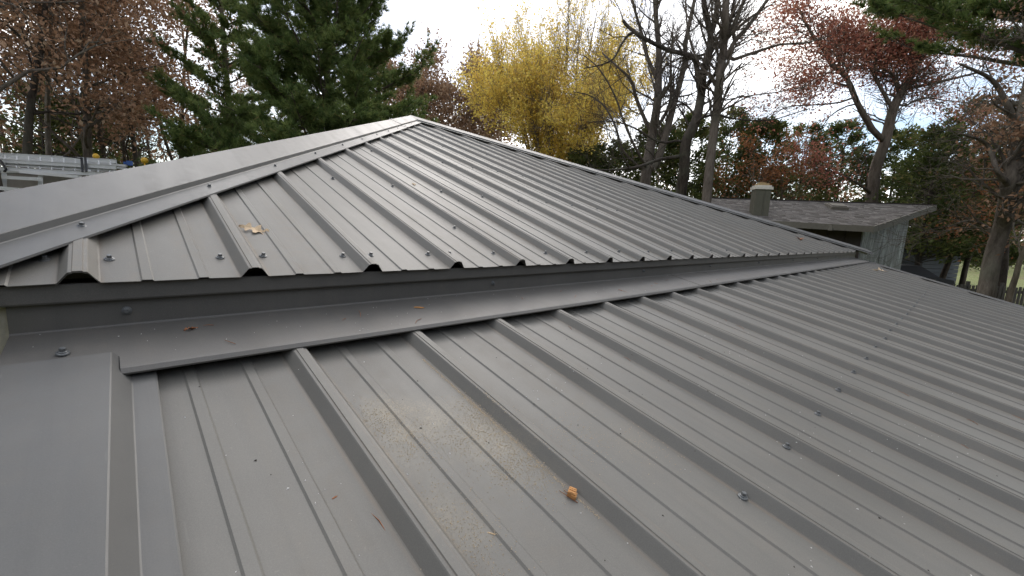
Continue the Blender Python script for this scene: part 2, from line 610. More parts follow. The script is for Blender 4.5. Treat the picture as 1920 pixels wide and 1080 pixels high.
cu = 1 / math.hypot(1, M1)
UPN = np.array([0, -M1 * cu, cu])
CAPP = [(-.1515, .0185), (-.1500, .0215), (-.1010, .0215), (-.0990, .0225), (-.0945, .0325), (-.0930, .0335), (0.0, .0490)]


def hip_line(sgn, n=14, t0=-.012, t1=1.0):
    res = []
    for t in np.linspace(t0, t1, n):
        if sgn < 0:
            o = np.array([HX + (APX - HX) * t, APY * t, zu(APY * t)])
            ac = np.array([NH[0], NH[1], M1 * NH[1]])
        else:
            o = np.array([XC + .12 + (APX - XC - .12) * t, APY * t, zu(APY * t)])
            nr = np.array([KR, 1.0]) / math.hypot(KR, 1)
            ac = np.array([nr[0], nr[1], M1 * nr[1]])
        res.append((o, ac, UPN + np.array([0, 0, .0008 * math.sin(t * 37)])))
    return res


FAR = [(0.0, .0490)]
sweep('hip_cap', CAPP, hip_line(-1, 12, -.012, .80), M['trim'])
sweep('hip_cap', [(d, h + .0022) for d, h in CAPP], hip_line(-1, 6, .765, 1.0), M['trim'])
sweep('hip_cap', [(d, h + .007) for d, h in CAPP], hip_line(1), M['trim'])
# the wings of the caps on the far sides
for s, cx in ((-1, HX), (1, XC + .12)):
    rows = []
    for (o, ac, u) in hip_line(s, 2):
        rid = o + u * .049
        out = np.array([s * 1.0, 0, 0]) * .13 + np.array([0, 0, -.13 * .42])
        rows += [rid, rid + out, rid + out - np.array([0, 0, .01]), rid - np.array([0, 0, .01])]
    mb = MB()
    mb.add(rows, np.array([[0, 1, 5, 4], [1, 2, 6, 5], [2, 3, 7, 6], [0, 3, 2, 1], [4, 5, 6, 7]]))
    mb.build('hip_cap_wing', M['trim'], roof)

# ---- fascia, wall flashing, apron
XL = -.075


def strip(name, prof, xa, xb, mat, zoff=0.0, n=12, seed=0):
    """profile in (y, z) swept along x"""
    rg_ = random.Random(seed)
    line = []
    for t in np.linspace(0, 1, n):
        x = xa + (xb - xa) * t
        line.append(((x, rg_.uniform(-.0006, .0006), 0), (0, 1, 0), (0, 0, 1)))
    return sweep(name, [(y, z) for y, z in prof], line, mat)


strip('eave_fascia', [(.030, Z0 - .0285), (.0105, Z0 - .0285), (.0095, Z0 - .027), (.0095, Z0 - .0015), (.012, Z0 - .0005)], -.40, XC - .03, M['flash'], seed=1)
sd_ = MB()
sd_.box((3.1, .06, Z0 - .012), (6.9, .05, .02))
sd_.build('eave_batten', M['darkwood'], roof)
# wall flashing + apron are one folded piece, laid in two lengths
ZE = zl(-.125) + .0285
ZC = Z0 - .0735
APR = [(.0205, Z0 - .022), (.0205, ZC + .004), (.0185, ZC + .001), (.014, ZC)]
APR2 = APR + [(-.117, ZE + .0010), (-.1215, ZE - .0005), (-.1275, ZE - .0062), (-.1270, ZE - .0078)]
strip('apron_flashing', APR2, .0365, 1.95, M['flash'], seed=3)
strip('apron_flashing', [(y, z + .0011) for y, z in APR2], 1.90, XC + .02, M['flash'], seed=4)
ap = MB()
ye = -.083
ze = ZC + (ZE - ZC) * ((.014 - ye) / (.014 + .117))
for (xa, xb, yy) in ((XL, .0365, None),):
    q = [(.0205, Z0 - .022), (.0205, ZC + .004), (.0185, ZC + .001), (.014, ZC), (ye, ze + .0004)]
    v = []
    for s in range(7):
        x = xa + (xb - xa) * s / 6
        sag = -.0015 * math.sin(s / 6 * math.pi)
        y_l = ye + .004 * math.sin(s * 1.1) - (.004 if s == 6 else 0)
        row = q[:4] + [(y_l, ze + .0004 + sag)]
        xx = [x + (-.004 if (s == 0 and j == 4) else 0) for j in range(5)]
        v += [(xx[j], row[j][0], row[j][1]) for j in range(5)]
    v = np.array(v)
    nv = len(v)
    v = np.concatenate([v, v - [0, .0004, .0012]])
    g = (np.arange(6)[:, None] * 5 + np.arange(4)[None]).ravel()
    ed = np.arange(6) * 5 + 4
    ap.add(v, [np.stack([g, g + 1, g + 6, g + 5], -1), np.stack([g + nv, g + 5 + nv, g + 6 + nv, g + 1 + nv], -1),
               np.stack([ed, ed + nv, ed + 5 + nv, ed + 5], -1), np.array([[j, j + 1, j + 1 + nv, j + nv] for j in range(4)])])
ap.build('apron_flashing_end', M['flash'], roof)

# ---- left rake trim: flange, step, flat (runs down the slope)
LS = 1 / math.hypot(1, M2)
UPL = np.array([0, -M2 * LS, LS])


def rk_line(y0, y1, n=20):
    out = []
    for y in np.linspace(y0, y1, n):
        out.append((np.array([.030 * (max(y, -.5) + .11), y, zl(y)]), (1, 0, 0), UPL + np.array([0, 0, .0006 * math.sin(y * 9)])))
    return out


RAKE = [(-.42, .0335), (.0268, .0335), (.0284, .0326), (.0470, .0130), (.0485, .0122), (.0728, .0120), (.0740, .0112), (.0742, .0080)]
sweep('rake_trim', RAKE, rk_line(-.078, -1.75), M['trim'])
rr_ = []
for y in np.linspace(-.05, -1.75, 6):
    rr_.append((np.array([rake_x(y), y, zl(y)]), (1, 0, 0), UPL))
sweep('rake_trim', [(-.06, .0200), (-.0595, .0215), (-.012, .0215), (-.008, .030), (.012, .030), (.014, .028), (.014, -.09)], rr_, M['trim'])

# lower sheets (clipped at both rakes)
def low_hi(x):
    return -.02


def low_lo(x):
    if x < .056:
        return 9.0
    if x > rake_x(-.02):
        return 9.0
    # right rake: the sheet ends where it reaches the edge
    yr = (x - 6.60) / .65 - .07
    return max(-1.72, yr)


for i in range(0, 8):
    panel('roof_panel', X0L + (i - 1) * 4 * S, low_lo, low_hi, zl, M2, 20 + i)

# ---- walls below the roof
wl = MB()
wl.box((3.3, .36, Z0 / 2 - .04), (6.9, .60, Z0 - .13))
wl.box((3.15, -.78, (Z0 - .60) / 2), (6.0, 1.68, Z0 - .60))
wl.build('wall', M['siding'], roof)
wl = MB()
wl.box((3.21, 4.2, Z0 / 2 - .03), (6.6, 7.0, Z0 - .10))
wl.build('wall', M['siding'], roof)
sh = MB()
sh.box((-.17, .045, Z0 - .155), (.20, .035, .27))
sh.build('wall_sheathing', M['sheath'], roof)
rf = MB()
for x in np.arange(.3, 6.3, .6):
    rf.bar((x, -1.68, zl(-1.68) - .05), (x, .2, zl(.2) - .05), .04, .08)
rf.build('rafter', M['darkwood'], roof)

# ---- screws: a bonded washer, a flanged hex head; mesh data shared
sc = MB()


def disc(mb, prof, sides):
    a = np.arange(sides) * 2 * math.pi / sides
    v = np.concatenate([np.stack([r * np.cos(a), r * np.sin(a), np.full(sides, z)], -1) for r, z in prof])
    i = np.arange(len(prof) - 1)[:, None] * sides
    j = np.arange(sides)[None]
    k = (j + 1) % sides
    mb.add(v, [np.stack([i + j, i + k, i + sides + k, i + sides + j], -1).reshape(-1, 4), (np.arange(sides) + (len(prof) - 1) * sides)[None]])


disc(sc, [(.0072, -.001), (.0072, .0007), (.0066, .0014), (.0052, .0018)], 14)
disc(sc, [(.0050, .0018), (.0050, .0028), (.0040, .0034)], 12)
disc(sc, [(.0036, .0030), (.0036, .0072), (.0031, .0078)], 6)
screw_proto = sc.build('screw', M['screw'], None)
screw_mesh = screw_proto.data
bpy.data.objects.remove(screw_proto)
rs = random.Random(7)


def screw(p, nrm, scale=1.0):
    o = bpy.data.objects.new('screw', screw_mesh)
    COL.objects.link(o)
    o.parent = roof
    nv = Vector(nrm) + Vector((rs.uniform(-.06, .06), rs.uniform(-.06, .06), 0))
    q = nv.to_track_quat('Z', 'Y').to_matrix() @ Matrix.Rotation(rs.uniform(0, 6), 3, 'Z')
    mt = q.to_4x4() @ Matrix.Scale(scale, 4)
    mt.translation = Vector([float(a) for a in p]) - roof.location
    o.matrix_local = mt


for k in range(0, 27):                        # eave row, both sides of every rib
    for dx in (-.037, .036):
        x = k * S + dx + rs.uniform(-.003, .003)
        y = .085 + rs.uniform(-.004, .004)
        if hip_y(x) > y + .03:
            screw((x, y, zu(y) + .0008), UPN)
for y0, side in ((.71, -.036), (1.39, -.036), (2.08, -.036), (2.75, -.036), (3.3, -.036)):
    for k in range(0, 27):
        x = k * S + side + rs.uniform(-.004, .004)
        y = y0 + rs.uniform(-.012, .012) + (.03 if k == 3 else 0)
        if hip_y(x) > y + .14:
            screw((x, y, zu(y) + .0008), UPN)
screw((.877, .285, zu(.285) + .0008), UPN)
for k in range(0, 11):                        # left hip cap, one over every rib
    x = k * S + .004
    o = np.array([HX, 0, Z0])
    # point on the flange above the rib
    y = K1 * (x - HX) - math.hypot(K1, 1) * .1215
    if y < APY - .1:
        screw((x, y, zu(y) + .0225 * cu), UPN)
for k in range(8, 27, 2):
    x = k * S
    y = KR * (XC + .12 - x) - .12 * math.hypot(KR, 1)
    if 0.05 < y < APY - .2:
        screw((x, y, zu(y) + .0225), UPN)
for k in range(1, 24):                        # lower tier
    x = X0L + k * S - .027
    for y in (-.712, -1.42):
        if k >= 2 or y < -1:
            screw((x, y + rs.uniform(-.004, .004), zl(y) + .0010), UPL)
for x, z in ((.05, -.049), (.826, -.049), (1.655, -.045), (2.33, -.045), (3.1, -.045), (3.9, -.045), (4.7, -.045), (5.5, -.045)):
    screw((x, .0200, Z0 + z), (0, -1, 0), .95)
screw((-.020, -.057, ZC + (ZE - ZC) * ((.014 + .057) / .131) + .0015), UPL, 1.05)

# ------------------------------------------------------------------ things lying on the roof
rnp = np.random.default_rng(11)


def on_low(u, v, o=0.0):
    return hit(u, v, (0, -M2, 1), (0, -A2, Z0 - H2 + o))


def on_up(u, v, o=0.0):
    return hit(u, v, (0, -M1, 1), (0, 0, Z0 + o))


OAK = [(0, 0), (.10, .06), (.18, .05), (.24, .20), (.30, .24), (.36, .10), (.44, .09), (.52, .28), (.60, .30), (.64, .12), (.72, .10), (.80, .20), (.88, .17),
       (.93, .06), (1.0, .02)]


def oak_leaf(name, pos, nrm, ang, size, curl, mat, label, group):
    nv = Vector(nrm).normalized()
    q = nv.to_track_quat('Z', 'Y').to_matrix() @ Matrix.Rotation(ang, 3, 'Z')
    R3 = np.array(q)
    mb = MB()
    o = np.array(OAK)
    mid = np.stack([o[:, 0], 0 * o[:, 0]], -1)
    v = []
    for sgn in (1, 0, -1):
        for (x, y) in o:
            yy = y * sgn * (1 + .12 * math.sin(x * 31 + sgn))
            zz = curl * (abs(yy) * 1.3 + .35 * math.sin(x * 5.5 + sgn * 1.3) * .5 + .12) + .02
            v.append((x - .5, yy, zz))
    v = np.array(v) * size
    k = len(o)
    a = np.arange(k - 1)
    n0 = len(v)
    vv = np.concatenate([v, v - [0, 0, .0005]])
    f = []
    for r in (0, 1):
        f += [np.stack([r * k + a, (r + 1) * k + a, (r + 1) * k + a + 1, r * k + a + 1], -1),
              np.stack([n0 + r * k + a, n0 + r * k + a + 1, n0 + (r + 1) * k + a + 1, n0 + (r + 1) * k + a], -1)]
    mb.add(vv @ R3.T + pos, f)
    st = np.array([[.45, 0, curl * .2 + .02], [.62, .03, .03], [.80, .02, .015]]) * size
    mb.tube(st @ R3.T + pos, [.0011, .0009, .0007], 5)
    return lone(name, mb, mat, label, 'leaf', group)


G = 'dry leaves lying on the metal roof'
oak_leaf('dry_leaf', on_up(478, 433), UPN + np.array([-.05, -.35, 0]), -.45, .066, .20, M['dryleaf'], 'largest tan curled oak leaf, beside the second rib of the upper roof', G)
oak_leaf('dry_leaf', on_up(1497, 450), UPN, .4, .13, .45, M['russet'], 'brown curled oak leaf near the far right of the upper roof', G)
oak_leaf('dry_leaf', on_low(1650, 510), UPL, 2.2, .13, .4, M['dryleaf'], 'pale tan leaf near the far right edge of the lower roof', G)
oak_leaf('dry_leaf', on_up(776, 346), UPN, 1.2, .035, .2, M['dryleaf'], 'tiny pale leaf scrap high up between ribs of the upper roof', G)
zap = lambda y: ZC + (ZE - ZC) * ((.014 - y) / .131)


def on_apron(u, v):
    return hit(u, v, (0, -(ZC - ZE) / .131, 1), (0, .014, ZC + .0014))


oak_leaf('dry_leaf', on_apron(355, 618), UPL, .3, .016, .5, M['russet'], 'small russet leaf crumpled on the left part of the apron flashing', G)


def sliver(pos, ang, ln, w, mat, label, name='wood_sliver', group='slivers of wood lying on the roof', up=UPL, lift=0.0):
    q = Vector(up).to_track_quat('Z', 'Y').to_matrix() @ Matrix.Rotation(ang, 3, 'Z')
    R3 = np.array(q)
    v = np.array([[-.5, -.3, 0], [-.45, .4, 0], [.1, .5, 0], [.5, .1, 0], [.2, -.5, 0], [-.4, -.2, .6], [-.35, .3, .6], [.1, .3, .8], [.42, .08, .5], [.15, -.3, .7]])
    v = v * [ln, w, w * .6] + [0, 0, lift]
    mb = MB()
    mb.add(v @ R3.T + pos, [np.array([[4, 3, 2, 1, 0], [5, 6, 7, 8, 9]]), np.array([[0, 1, 6, 5], [1, 2, 7, 6], [2, 3, 8, 7], [3, 4, 9, 8], [4, 0, 5, 9]])])
    return lone(name, mb, mat, label, 'wood scrap', group)


sliver(on_apron(786, 577), -.4, .026, .005, M['chip'], 'orange wood sliver lying on the apron flashing')
sliver(on_low(923, 1001), -.9, .012, .0018, M['splinter'], 'pale thin splinter near the bottom edge, left of the orange chip')
sliver(on_low(628, 933), .2, .008, .0025, M['russet'], 'reddish sliver beside the first rib of the lower roof')
sliver(on_low(604, 834), .4, .010, .002, M['splinter'], 'pale splinter just left of the first lower rib')
sliver(on_low(542, 731), .4, .010, .002, M['splinter'], 'pale splinter high in the leftmost pan of the lower roof')
nm = MB()
for k in range(34):
    if k < 16:
        x, y = rnp.uniform(.1, 2.2), rnp.uniform(-.11, .0)
        z, a = zap(y) + .0022, rnp.uniform(0, 6.28)
    else:
        r_ = rnp.integers(0, 8)
        x, y, a = X0L + r_ * S - .027 - abs(rnp.normal(0, .006)), rnp.uniform(-1.1, -.14), 1.57 + rnp.normal(0, .35)
        z = zl(y) + .0010
    l_ = rnp.uniform(.012, .034)
    e = np.array([math.cos(a), math.sin(a), math.sin(a) * M2])
    b_ = np.array([-math.sin(a), math.cos(a), 0]) * l_ * rnp.uniform(-.2, .2)
    p_ = np.array([x, y, z])
    nm.tube([p_ - e * l_ * .5, p_ + b_ * .5 + [0, 0, .0012], p_ + e * l_ * .5], [.0006, .0006, .0003], 3)
tag(nm.build('pine_needles', M['russet']), 'thin fallen pine needles caught along the ribs and flashing', 'needles', None, 'stuff')

q = Vector(UPL).to_track_quat('Z', 'Y').to_matrix() @ Matrix.Rotation(.5, 3, 'Z')
cb = MB()
pp = on_low(1071, 928) + UPL * .0036
ax = np.array(q).T
cb.box(pp, (.0112, .0104, .0070), ax)
for k, s in ((-.0035, .0008), (.001, .0012), (.0045, .0006)):
    cb.box(pp + ax[0] * k + ax[2] * (.0036 + s * .3), (.0024, .0088, .0010), ax)
cb.box(pp - ax[1] * .0035 - ax[0] * .002 - ax[2] * .001, (.0088, .0070, .0044), ax)
lone('wood_chip', cb, M['chip'], 'orange square chip of wood beside the second lower rib', 'wood scrap', 'slivers of wood lying on the roof')


def scatter(pts, smin, smax, rng, on=zl, nrm=UPL):
    """many tiny flecks (squashed tetrahedra) lying on a pan"""
    n_ = len(pts)
    s = rng.uniform(smin, smax, n_) ** 1.0
    a = rng.uniform(0, 6.28, n_)
    k = np.array([[0, .6, 0], [-.5, -.3, 0], [.5, -.3, 0], [0, 0, .45]])
    el = rng.uniform(.5, 1.9, n_)
    ca, sa = np.cos(a), np.sin(a)
    x = (k[None, :, 0] * ca[:, None] - k[None, :, 1] * (sa * el)[:, None]) * s[:, None]
    y = (k[None, :, 0] * sa[:, None] + k[None, :, 1] * (ca * el)[:, None]) * s[:, None]
    z = k[None, :, 2] * s[:, None]
    v = np.stack([x + pts[:, None, 0], y + pts[:, None, 1], z + on(pts[:, None, 1] + y) + .0002 + pts[:, None, 2]], -1).reshape(-1, 3)
    i = np.arange(n_)[:, None] * 4
    f = np.concatenate([i + np.array([[0, 1, 3]]), i + np.array([[1, 2, 3]]), i + np.array([[2, 0, 3]])])
    mb = MB()
    mb.add(v, f)
    return mb


def rib_lift(x):
    d = (x - X0L) / S
    d = (d - np.round(d)) * S
    h = np.interp(np.abs(d), [0, .0100, .0112, .0235], [.019, .0172, .016, 0])
    e = np.mod(x - X0L, S)
    mn = np.where((np.abs(e - .0775) < .008) | (np.abs(e - .1515) < .008), .0024, 0)
    return np.maximum(h, mn)


blobs = [(700, 790, 260, .020), (745, 815, 200, .025), (780, 830, 190, .02), (900, 770, 330, .022), (925, 800, 420, .025), (960, 860, 420, .03), (1000, 880, 220, .022),
         (870, 820, 200, .02), (940, 885, 100, .01), (820, 950, 70, .02), (870, 1000, 130, .025), (920, 1045, 90, .02), (1070, 810, 90, .03), (1100, 830, 70, .03),
         (1210, 830, 60, .025), (855, 1030, 60, .02)]
pl = []
for u, v, n_, sg in blobs:
    c = on_low(u, v)
    k = rnp.normal(0, sg, (int(n_ * 2.3), 2)) * [1.0, 1.3]
    pl.append(c[:2] + k)
# dust lodged along the foot of the second rib
t = rnp.uniform(0, 1, 1100) ** 1.2
pl.append(np.stack([X0L + S - .0262 - np.abs(rnp.normal(0, .0022, 1100)), -.20 - t * .42], -1))
xy = np.concatenate(pl)
xy = xy[(xy[:, 0] > .09)]
xy = xy[(rib_lift(xy[:, 0]) < .003) | (rib_lift(xy[:, 0]) > .0165)]
pts = np.concatenate([xy, rib_lift(xy[:, 0])[:, None]], 1)
sw = scatter(pts, .0005, .0015, rnp)
tag(sw.build('sawdust', M['sawdust']), 'tan sawdust flecks sprinkled over the lower roof pans', 'sawdust', None, 'stuff')
ct = np.stack([rnp.uniform(.10, 1.9, 26), rnp.uniform(-.95, -.2, 26)], -1)
xy = np.concatenate([np.repeat(ct, 6, 0) + rnp.normal(0, .05, (156, 2)), np.stack([rnp.uniform(.08, 1.6, 70), rnp.uniform(-1.0, -.12, 70)], -1)])
xy = xy[xy[:, 0] > .085]
pts = np.concatenate([xy, rib_lift(xy[:, 0])[:, None]], 1)
tag(scatter(pts, .0010, .0026, rnp).build('white_debris', M['white_chip']), 'tiny white specks of debris scattered on the lower roof', 'debris', None, 'stuff')
xy = np.stack([rnp.uniform(.08, 1.3, 60), rnp.uniform(-1.0, -.15, 60)], -1)
for u, v in ((508, 890), (653, 885), (912, 831), (1163, 816), (1204, 742), (1243, 967)):
    xy = np.vstack([xy, on_low(u, v)[:2]])
pts = np.concatenate([xy, rib_lift(xy[:, 0])[:, None]], 1)
tag(scatter(pts, .0014, .0034, rnp).build('dark_crumbs', M['dark_crumb']), 'small dark crumbs of bark scattered on the lower roof', 'debris', None, 'stuff')
xy = np.stack([rnp.uniform(-.05, 2.5, 90), rnp.uniform(-.11, .01, 90)], -1)
pts = np.concatenate([xy, np.zeros((90, 1))], 1)
tag(scatter(pts, .0008, .0020, rnp, lambda y: zap(y) + .0016).build('pale_specks', M['white_chip']), 'pale specks of debris on the apron flashing', 'debris', None, 'stuff')
# silvery scratch below a screw
p0, p1 = on_low(1549, 772, .0009), on_low(1571, 786, .0009)
d_ = (p1 - p0) / np.linalg.norm(p1 - p0)
w_ = np.cross(UPL, d_) * .0035
scm = MB()
a_, b_ = p0, p1
scm.add([a_ + w_ * .5, a_ - w_ * .4, (a_ + b_) / 2 - w_, b_, (a_ + b_) / 2 + w_ * .8] + [q_ + UPL * .0006 for q_ in (a_ + w_ * .5, a_ - w_ * .4, (a_ + b_) / 2 - w_, b_, (a_ + b_) / 2 + w_ * .8)],
        [np.array([[0, 1, 2, 3, 4][::-1], [5, 6, 7, 8, 9]]), np.array([[i, (i + 1) % 5, (i + 1) % 5 + 5, i + 5] for i in range(5)])])
scm.build('metal_shaving', M['alu'], roof)

# ------------------------------------------------------------------ neighbouring house
g_az = math.radians(50)
gdir = np.array([math.sin(g_az), math.cos(g_az), 0])
E0 = P(1637, 425, 12.0)
pn = np.array([-.35 * gdir[0], -.35 * gdir[1], 1.0])
pn /= np.linalg.norm(pn)
rp = lambda u, v, o=0.0: hit(u, v, pn, E0 + pn * o)
Hc = rp(1754, 385)
Rl = rp(1325, 371.5)
El = rp(1290, 405.5)
house = thing('neighbour_house', 'low house with mottled grey shingle roof and silvery end wall, right of the metal roof', 'house', (E0[0], E0[1], 0))
th = .16
dn = np.array([0, 0, -th])
mb = MB()
qd = [E0, Hc, Rl, El]
mb.add([q_ - pn * .02 for q_ in qd] + [q_ + dn * .5 for q_ in qd], [np.array([[0, 1, 2, 3], [7, 6, 5, 4]]), np.array([[0, 4, 5, 1], [1, 5, 6, 2], [2, 6, 7, 3], [3, 7, 4, 0]])])
deck = mb.build('roof', M['fascia'], house)
# shingles: tabs laid in courses up the slope
eu = (El - E0) / np.linalg.norm(El - E0)
su = np.cross(pn, eu)
if su[2] < 0:
    su = -su
ww = np.linalg.norm(El - E0)
sh_ = MB()
rg2 = np.random.default_rng(5)
poly = np.array([[(q_ - E0) @ eu, (q_ - E0) @ su] for q_ in qd])


def inside(x, y):
    ok = True
    for k in range(4):
        a, b_ = poly[k], poly[(k + 1) % 4]
        cr = (b_[0] - a[0]) * (y - a[1]) - (b_[1] - a[1]) * (x - a[0])
        ok = ok and (cr * SG > -.02)
    return ok


SG = np.sign((poly[1][0] - poly[0][0]) * (poly[2][1] - poly[0][1]) - (poly[1][1] - poly[0][1]) * (poly[2][0] - poly[0][0]))
ymax, xmin, xmax = poly[:, 1].max(), poly[:, 0].min(), poly[:, 0].max()
nsh = 0
for r in range(int(ymax / .10) + 1):
    y0 = r * .10
    x = xmin + rg2.uniform(-.3, 0)
    while x < xmax:
        w = rg2.uniform(.09, .24)
        lw, lh = w - .005, .112
        if inside(x + w / 2, y0 + .05):
            tk = rg2.uniform(.006, .016)
            c0 = E0 + eu * x + su * y0
            t0, t1 = pn * (tk + .004), pn * .001
            v = [c0, c0 + eu * lw, c0 + eu * lw + t0, c0 + t0, c0 + su * lh + t1, c0 + eu * lw + su * lh + t1]
            sh_.add(v, [np.array([[0, 1, 2, 3], [3, 2, 5, 4]]), np.array([[0, 3, 4], [1, 5, 2]])], rg2.uniform(0, 1))
            nsh += 1
        x += w
tag(sh_.build('shingles', M['shingle'], house, tone=True), kind='stuff')
# fascias and drip edge
fa = MB()
fo = np.array([0, 0, -.075])
fa.bar(E0 + fo - gdir * .02, El + fo - gdir * .02, .035, .17)
fa.build('fascia', M['fascia'], house)
fa = MB()
rk = (Hc - E0) / np.linalg.norm(Hc - E0)
fa.bar(E0 + fo + rk * -.03 - eu * .02, Hc + fo + rk * .03 - eu * .02, .035, .18)
fa.build('fascia', M['fascia'], house)
fa = MB()
fa.bar(Hc + pn * .012, Rl + pn * .012, .12, .035)
fa.build('ridge_flashing', M['darkwood'], house)
# end wall under the rake
rh = rk.copy()
rh[2] = 0
rh /= np.linalg.norm(rh)
inn = np.array([-rh[1], rh[0], 0])
if inn @ eu < 0:
    inn = -inn
wp = E0 + inn * .35
wn_ = inn
wa = hit(1613, 470, wn_, wp)
wb = hit(1697, 455, wn_, wp)


def under(p):
    s = p.copy()
    s[2] = E0[2] - ((p - E0)[:2] @ pn[:2]) / pn[2] - .09
    return s


nb = 7
for k in range(nb):                            # wide vertical boards
    a, b_ = wa + (wb - wa) * (k / nb), wa + (wb - wa) * ((k + 1) / nb - .003)
    ta, tb = under(a), under(b_)
    lo_a, lo_b = a.copy(), b_.copy()
    lo_a[2] = lo_b[2] = -.1
    off = inn * (.10 + rg2.uniform(0, .012))
    mb = MB()
    f0 = -inn * rg2.uniform(0, .012)
    mb.add([lo_a + f0, lo_b + f0, tb + f0, ta + f0, lo_a + off, lo_b + off, tb + off, ta + off],
           np.array([[0, 1, 2, 3], [7, 6, 5, 4], [0, 4, 5, 1], [1, 5, 6, 2], [2, 6, 7, 3], [3, 7, 4, 0]]))
    mb.build('wall_board', M['silver'], house)
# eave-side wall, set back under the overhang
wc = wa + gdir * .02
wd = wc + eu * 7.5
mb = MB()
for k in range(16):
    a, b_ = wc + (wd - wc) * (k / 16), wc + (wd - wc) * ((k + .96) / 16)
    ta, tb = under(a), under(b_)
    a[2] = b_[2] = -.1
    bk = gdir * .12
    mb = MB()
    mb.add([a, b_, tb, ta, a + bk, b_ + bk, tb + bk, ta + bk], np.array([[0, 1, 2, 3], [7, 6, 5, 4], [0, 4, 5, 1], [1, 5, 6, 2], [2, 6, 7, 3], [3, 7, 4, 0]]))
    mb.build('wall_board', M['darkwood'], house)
lampb = MB()
lc_ = hit(1557, 428, gdir, E0 + gdir * .02)
lampb.box(lc_ + np.array([0, 0, .0]), (.10, .10, .12))
lampb.tube([lc_ + [0, 0, .12], lc_ - [0, 0, .02]], .03, 8)
lampb.build('eave_lamp', M['fascia'], house)
# flue and its cap
fb = rp(1422, 402)
ftop = P(1429, 356, (fb - CAM) @ FW)
ft = np.array([fb[0], fb[1], ftop[2]])
wfl = 26 / FPX * ((fb - CAM) @ FW)
fl = MB()
axs = np.stack([eu * [1, 1, 0] / np.linalg.norm(eu[:2]), gdir, [0, 0, 1.0]])
fl.box((fb + ft) / 2 - [0, 0, .1], (wfl, wfl * .75, ft[2] - fb[2] + .2), axs)
fl.bar(fb + [0, 0, .0] - gdir * wfl * .39 - axs[0] * .03, ft - gdir * wfl * .39 - axs[0] * .03, .03, .012)
fo_ = fl.build('chimney', M['flue'], house)
cp = MB()
cp.box(ft + [0, 0, .03], (wfl * 1.14, wfl * .95, .08), axs)
cp.box(ft + [0, 0, .09], (wfl * .98, wfl * .8, .04), axs)
cp.build('chimney_cap', M['cap_white'], fo_)
cp = MB()
cp.box(ft + [0, 0, .14], (wfl * .72, wfl * .6, .06), axs)
cp.tube([ft + [0, 0, .17], ft + [0, 0, .20]], wfl * .26, 10)
cp.build('flue_tile', M['cap_tan'], fo_)
vb = rp(1568, 390)
vt = MB()
vt.box(vb + pn * .05, (.50, .42, .09), np.stack([eu, su, pn]))
vt.box(vb + pn * .105, (.42, .30, .025), np.stack([eu, su, pn]))
vt.build('roof_vent', M['fascia'], house)

# ------------------------------------------------------------------ work truck with ladder rack, left
D = 11.5
a0, a1 = P(-60, 346, D), P(250, 368, D)
tdir = (a1 - a0)
tdir[2] = 0
tdir /= np.linalg.norm(tdir)
tn = np.array([-tdir[1], tdir[0], 0])
if tn @ FW < 0:
    tn = -tn
tc = P(60, 352, D)
axt = np.stack([tdir, tn, [0, 0, 1.0]])
truck = thing('work_truck', 'white high-roofed work truck with white roof rack, behind the left hip', 'truck', (tc[0], tc[1], 0))
zr = P(60, 331, 12.4)[2]
mb = MB()
cen = np.array([tc[0], tc[1], 0]) + tn * 1.1 - tdir * 1.2
mb.box(cen + [0, 0, zr / 2 + .25], (6.2, 2.0, zr - .5), axt)
mb.box(cen + [0, 0, zr + .02], (6.1, 1.9, .06), axt)
mb.build('body', M['truckpaint'], truck)
for sx in (-2.0, 2.0):
    for sy in (-.95, .95):
        wh = MB()
        w0 = cen + tdir * sx + tn * sy + [0, 0, .38]
        wh.tube([w0 - tn * .12, w0 + tn * .12], .38, 18)
        wo = wh.build('wheel', M['black'], truck)
        wh = MB()
        wh.tube([w0 - tn * .13, w0 + tn * .13], .2, 14)
        wh.build('rim', M['alu'], wo)
# rack tubes
for (ua, va, ub, vb_, d, r) in ((-60, 321, 172, 324, 11.6, .055), (40, 322, 150, 332, 11.3, .05), (-60, 329, 74, 336, 11.2, .055), (-60, 348, 38, 356, 10.8, .06),
                                (-60, 338, 60, 346, 11.9, .045)):
    mb = MB()
    p0, p1 = P(ua, va, d), P(ub, vb_, d)
    mb.bar(p0, p1, .10, r * 1.5)
    mb.build('rack_bar', M['white'], truck)
for u, v0, v1 in ((76, 326, 345), (8, 325, 350), (166, 318, 345), (-40, 318, 350)):
    mb = MB()
    mb.bar(P(u, v1 + 8, 11.4), P(u, v0, 11.4), .09, .06)
    mb.build('rack_post', M['alu'], truck)
for u, v, s in ((180, 293, .075), (271, 301, .085)):
    mb = MB()
    c = P(u, v, 11.75)
    a = np.linspace(0, math.pi, 7)
    mb.tube([c + [0, 0, -.35], c + [0, 0, -.05]], .02, 6)
    k = len(a)
    mb.tube([c + [0, 0, -math.cos(t) * s] for t in a], [max(.006, math.sin(t) * s) for t in a], 12)
    mb.build('marker_knob', M['yellow'], truck, smooth=True)


